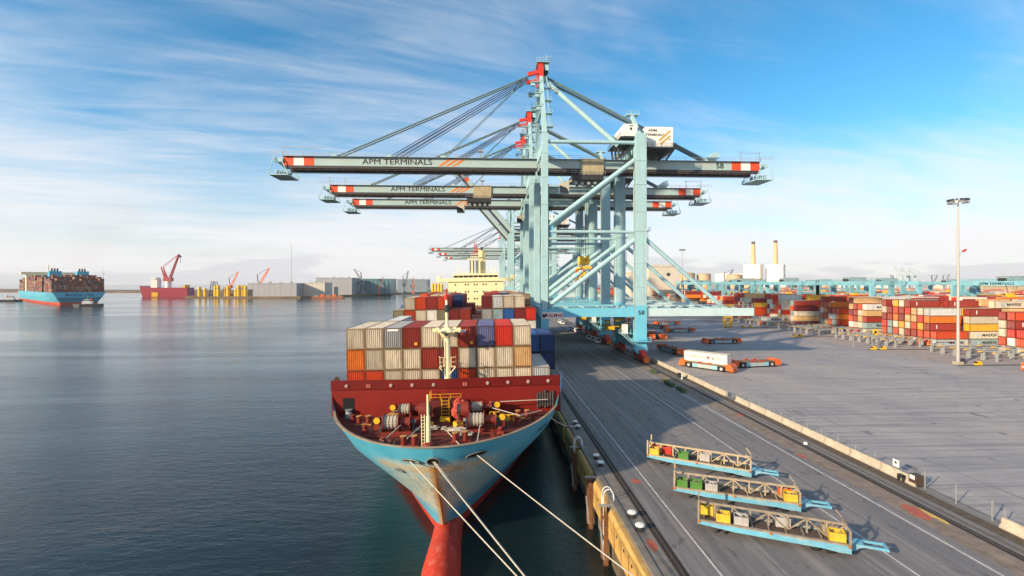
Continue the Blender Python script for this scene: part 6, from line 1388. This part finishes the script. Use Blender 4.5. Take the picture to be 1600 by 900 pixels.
def stack_mat(name, cols):
    m, ns, ln, b = node_mat(name); tc = ns.new('ShaderNodeTexCoord'); s = tc.outputs['Object']
    mp = ns.new('ShaderNodeMapping'); mp.inputs['Scale'].default_value = (1 / 12.6, 1 / 2.5, 1 / 2.7); ln.new(s, mp.inputs[0])
    fl = ns.new('ShaderNodeVectorMath'); fl.operation = 'FLOOR'; ln.new(mp.outputs[0], fl.inputs[0])
    w = ns.new('ShaderNodeTexWhiteNoise'); w.noise_dimensions = '3D'; ln.new(fl.outputs[0], w.inputs['Vector'])
    rp = ns.new('ShaderNodeValToRGB'); rp.color_ramp.interpolation = 'CONSTANT'; e = rp.color_ramp.elements
    while len(e) < len(cols): e.new(0.5)
    for i, c in enumerate(cols): e[i].position = i / len(cols); e[i].color = (*c, 1)
    ln.new(w.outputs['Value'], rp.inputs[0]); ln.new(rp.outputs[0], b.inputs['Base Color']); b.inputs['Roughness'].default_value = 0.6
    return m
SM = stack_mat('far_stack_boxes', [(0.20, 0.05, 0.03), (0.14, 0.04, 0.03), (0.26, 0.07, 0.04), (0.30, 0.20, 0.13), (0.17, 0.05, 0.035), (0.33, 0.12, 0.04), (0.13, 0.035, 0.03), (0.08, 0.07, 0.09), (0.20, 0.15, 0.12)])
hh = [(2, 7), (16, 8), (31, 9), (46, 9), (78, 8), (93, 9), (108, 9), (123, 8), (138, 9), (153, 9), (168, 8), (183, 8), (198, 9), (213, 9), (250, 8), (265, 8), (280, 7), (295, 7), (310, 6), (325, 5)]
r5 = random.Random(3)
for k, (x, h) in enumerate(hh):
    b = MB(); ncol = 22 if x < 300 else 16; c = -ncol / 2 * 2.5
    for q in range(0, ncol, 2):
        hz = max(2, h - r5.choice([0, 0, 0, 1, 1, 2])); b.box(x, x + 12.4, c + q * 2.5, c + (q + 2) * 2.5 - 0.15, 17.0, 17.0 + hz * 2.7)
    b.build('container_stack', SM, fs)
for x, h in ((63, 40), (66, 40)): pass
TEALF = mat('funnel_blue', (0.05, 0.40, 0.55), 0.5)
for y in (-15, 15):
    f = MB().box(62, 76, y - 6.5, y + 6.5, 17, 47).build('funnel', TEALF, fs)
    for q in (-3, 0, 3): MB().tube((69, y + q, 47), (69, y + q, 51), 1.0, n=8).build('exhaust_pipe', DARK, f)
MB().box(230, 243, -27, 27, 17, 44).build('bridge_block', CREAMP, fs); MB().box(231, 240, -33, 33, 44, 48).build('bridge_wing', CREAMP, fs); MB().tube((236, 0, 48), (236, 0, 60), 0.8, n=8).build('radar_mast', CREAMP, fs)
letter('MAERSK LINE', 5.0, BLUET, fs, (-6.6, 0, 13), (R(90), 0, R(-90)), 1.0, 0.05)
def tug(loc, rz, lb, hullm):
    t = thing('tugboat', loc, lb, 'tugboat', rz, 'tugboats attending the distant ship')
    MB().prism([(-14, -4.5), (8, -5), (14, -2), (16, 0), (14, 2), (8, 5), (-14, 4.5)], -0.5, 3.0, 'z').build('hull', hullm, t, fixn=True)
    h = MB().box(-4, 6, -3, 3, 3.0, 6.2).build('deckhouse', WHITEP, t); MB().box(-1, 4.5, -2.4, 2.4, 6.2, 8.6).build('wheelhouse', WHITEP, h); MB().box(-1.1, 4.6, -2.5, 2.5, 7.0, 8.0).build('window_band', GLASSD, h)
    MB().tube((-3, 0, 6), (-3, 0, 10), 0.9, n=8).build('funnel', ORANGEP, t); MB().tube((1, 0, 8.6), (1, 0, 14), 0.25, n=6).build('mast', STEEL, t)
tug((-512, 640, -6), R(200), 'small dark tugboat under the distant ship stern', DARK); tug((-770, 810, -6), R(20), 'small dark tugboat at the far left edge', DARK); tug((-92, 590, -6), R(170), 'small white and blue harbour vessel left of the ship bridge', mat('vessel_blue', (0.03, 0.08, 0.16), 0.5))
# red heavy lift vessel
t = thing('heavy_lift_vessel', (-690, 1075, -6), 'crimson heavy lift vessel with a leaning red crane', 'ship', R(6))
CRIM = mat('crimson_hull', (0.32, 0.02, 0.045), 0.5, var=0.08)
MB().prism([(-46, 0), (-52, 24), (-36, 20), (40, 20), (42, 0)], -16, 16, 'y').build('hull', CRIM, t, fixn=True); MB().box(-28, -16, -16.6, -16.1, 1, 10).build('hull_patch', YELLOWP, t)
b = MB().box(-34, -22, -8, 8, 20, 38).build('accommodation', WHITEP, t); MB().box(-33, -24, -9, 9, 38, 42).build('bridge', WHITEP, b)
MB().tube((-4, 0, 20), (-4, 0, 34), 6, n=14).build('crane_pedestal', WHITEP, t)
j = MB()
for y in (-4, 4): j.bar((-2, y, 36), (17, y * 0.4, 92), 2.0); j.bar((-8, y, 36), (-16, y, 64), 1.8); j.bar((-4, y, 34), (-16, y, 64), 1.2); j.bar((-16, y, 64), (17, y * 0.4, 92), 0.7)
for k in range(8): a = k / 8; j.bar((-2 + 19 * a, -4 + 2.4 * a, 36 + 56 * a), (-2 + 19 * (a + .125), 4 - 2.4 * a, 36 + 56 * (a + .125)), 1.0)
j.build('crane_jib', mat('crane_crimson', (0.42, 0.06, 0.07), 0.5), t); MB().bar((16, 0, 92), (21, 0, 86), 3.0).build('jib_head', DARK, t); MB().bar((20, 0, 86), (20, 0, 74), 0.6).build('hook', DARK, t); MB().box(-12, 4, -5, 5, 34, 42).build('machine_house', mat('crane_crimson', (0.42, 0.06, 0.07), 0.5), t)
MB().box(30, 34, -10, 10, 20, 26).build('deck_cargo', YELLOWP, t)
# yellow monopiles on the pier
MONO = mat('monopile_yellow', (0.80, 0.50, 0.02), 0.5, var=0.06)
r6 = random.Random(9); pil = [(-576, 985, 19), (-566, 987, 16), (-548, 990, 21), (-540, 986, 22), (-530, 992, 18), (-522, 988, 20), (-508, 990, 15), (-500, 985, 22), (-494, 988, 22), (-487, 986, 21), (-481, 990, 22)]
for k, (x, y, h) in enumerate(pil):
    t = thing('yellow_foundation_pile', (x, y, -2.6), 'yellow steel foundation pile on the far pier, %s from the left' % ORD[k + 1], 'pile', 0, 'yellow foundation piles on the far pier')
    MB().tube((0, 0, 0), (0, 0, h), 3.1, n=16).build('tube', MONO, t); MB().tube((0, 0, h * 0.72), (0, 0, h * 0.76), 4.0, n=16).build('platform', STEEL, t)
for k, (x, y, h) in enumerate(((-150, 1290, 26), (-142, 1290, 26), (-134, 1290, 25), (-126, 1290, 26))):
    t = thing('yellow_foundation_pile', (x, y, -2.6), 'yellow foundation pile left of the ship bridge, %s from the left' % ORD[k + 1], 'pile', 0, 'yellow foundation piles left of the bridge')
    MB().tube((0, 0, 0), (0, 0, h), 3.6, n=16).build('tube', MONO, t); MB().tube((0, 0, h * 0.72), (0, 0, h * 0.76), 4.4, n=16).build('platform', STEEL, t)
t = thing('jacket_frame', (-556, 1000, -2.6), 'dark lattice frame standing among the yellow piles', 'frame')
for sx in (-6, 6):
    for sy in (-6, 6): MB().bar((sx, sy, 0), (sx * 0.6, sy * 0.6, 30), 1.2).build('leg', DARK, t)
b = MB()
for z in (8, 18, 29):
    k = 1 - 0.4 * z / 30; b.bar((-6 * k, -6 * k, z), (6 * k, -6 * k, z), 0.8); b.bar((-6 * k, -6 * k, z - 8), (6 * k, -6 * k, z), 0.6)
b.build('bracing', DARK, t)
small_crane((-530, 1010, -2.6), 44, 34, 62, ORANGEP, 'orange crawler crane behind the yellow piles, left one'); small_crane((-478, 1020, -2.6), 52, 40, 58, ORANGEP, 'orange crawler crane behind the yellow piles, right one')
shed('quay_shed', -478, -383, 976, 1020, -2.6, 22.5, CLADG, 'long low grey shed at the far waterfront', parts=((-47.2, -38, 0, 14),), gm=DARK)
shed('quay_shed', -382.6, -340, 1012, 1060, -2.6, 23.5, CLAD, 'sunlit cream shed between the two grey ones')
shed('quay_shed', -392, -312, 1110, 1180, -2.6, 34.5, CLADG, 'taller grey shed with a dark door at the far waterfront', parts=((0, 9, 0, 18),), gm=mat('blue_door', (0.04, 0.07, 0.11), 0.5))
ps = shed('glass_fronted_hall', -322, -240, 1190, 1260, -2.6, 33, GLASSG, 'blue green glazed hall beside the tall grey shed')
for k in range(9): MB().box(-38 + k * 9, -37.2 + k * 9, -35.6, -35.1, 1, 34).build('mullion', DARK, ps)
shed('quay_shed', -275, -185, 1455, 1520, -2.6, 34, CLADB, 'long dark blue grey shed left of the ship bridge')
for k, (x, y, h, rr, a, m, lb) in enumerate(((-300, 1150, 62, 40, 128, GREYC, 'grey crane leaning left before the glazed hall'), (-262, 1160, 36, 26, 72, FREDC, 'low red crane before the glazed hall'), (-210, 1200, 52, 34, 76, GREYC, 'grey crane leaning right before the dark shed'), (-190, 1210, 44, 20, 90, FREDC, 'red tower crane before the dark shed'), (-150, 1215, 30, 16, 130, GREYC, 'small grey crane near the white vessel'))):
    small_crane((x, y, -2.6), h, rr, a, m, lb)
t = thing('cargo_barge', (-318, 968, -6), 'low rust orange barge along the far quay', 'barge', R(4))
MB().prism([(-32, 3.5), (32, 3.5), (28, -0.5), (-28, -0.5)], -6, 6, 'y').build('hull', mat('barge_rust', (0.32, 0.11, 0.05), 0.7, var=0.3), t, fixn=True)
for k in range(5): MB().box(-26 + k * 11, -18 + k * 11, -4, 4, 3.5, 6.0 + (k % 2)).build('cargo', ORANGEP if k % 2 else TRW, t)
def turbine(loc, h, lb):
    t = thing('wind_turbine', loc, lb, 'wind turbine', R(20), 'wind turbines on the far shore')
    MB().tube((0, 0, 0), (0, 0, h), 2.2, 1.2, 10).build('tower', WHITEP, t); MB().cbox((0, 0, h), (3, 8, 3)).build('nacelle', WHITEP, t)
    for k in range(3):
        a = R(80 + 120 * k); MB().bar((0, -5, h), (0.45 * h * math.cos(a), -5, h + 0.45 * h * math.sin(a)), 1.6, 0.5, up=(0, 1, 0), w2=0.4).build('blade', WHITEP, t)
turbine((-1390, 1800, -2.6), 62, 'white wind turbine right of the distant container ship')
t = thing('radio_mast', (-455, 1130, -2.6), 'thin lattice radio mast above the far sheds', 'mast')
MB().bar((0, 0, 0), (0, 0, 118), 1.4, 1.4, w2=0.5, h2=0.5).build('mast', STEEL, t); MB().box(-3, 3, -3, 3, 0, 4).build('base', CONC, t)
print('containers', NC[0], 'yard', cnt)

# ================================================================== AIR
hzm = bpy.data.materials.new('hazy_air'); hzm.use_nodes = True; ht = hzm.node_tree
for n in list(ht.nodes): ht.nodes.remove(n)
ho = ht.nodes.new('ShaderNodeOutputMaterial'); hv = ht.nodes.new('ShaderNodeVolumePrincipled'); hv.inputs['Color'].default_value = (0.92, 0.95, 1.0, 1); hv.inputs['Density'].default_value = 0.00005; hv.inputs['Anisotropy'].default_value = 0.0
ht.links.new(hv.outputs[0], ho.inputs['Volume'])
hz = MB().box(-16200, 16200, -1700, 16200, -10.5, 175).build('haze', hzm, kind='stuff'); hz['label'] = 'thin pale haze over the harbour'

# smoke drifting from the distant ship's funnels
smm = bpy.data.materials.new('thin_brown_smoke'); smm.use_nodes = True; ht = smm.node_tree  # thin, soft edged puffs
for n in list(ht.nodes): ht.nodes.remove(n)
ho = ht.nodes.new('ShaderNodeOutputMaterial'); hv = ht.nodes.new('ShaderNodeVolumePrincipled'); hv.inputs['Color'].default_value = (0.80, 0.58, 0.46, 1); hv.inputs['Density'].default_value = 0.0013
ht.links.new(hv.outputs[0], ho.inputs['Volume'])
sm = MB()
for cx, cy, cz, rx, rz_ in ((-610, 742, 52, 16, 9), (-603, 742, 66, 24, 15), (-592, 744, 84, 34, 20), (-574, 746, 104, 44, 26), (-560, 748, 126, 50, 30)):
    vs = []; n = 16; m_ = 9
    for i in range(m_ + 1):
        for j in range(n): a, t_ = math.pi * i / m_, 2 * math.pi * j / n; vs.append((cx + rx * math.sin(a) * math.cos(t_), cy + 30 * math.sin(a) * math.sin(t_), cz + rz_ * math.cos(a)))
    sm.add(vs, [(i * n + j, (i + 1) * n + j, (i + 1) * n + (j + 1) % n, i * n + (j + 1) % n) for i in range(m_) for j in range(n)])
o = sm.build('smoke_plume', smm, kind='stuff', fixn=True); o['label'] = 'faint brown smoke drifting from the distant ship funnels'
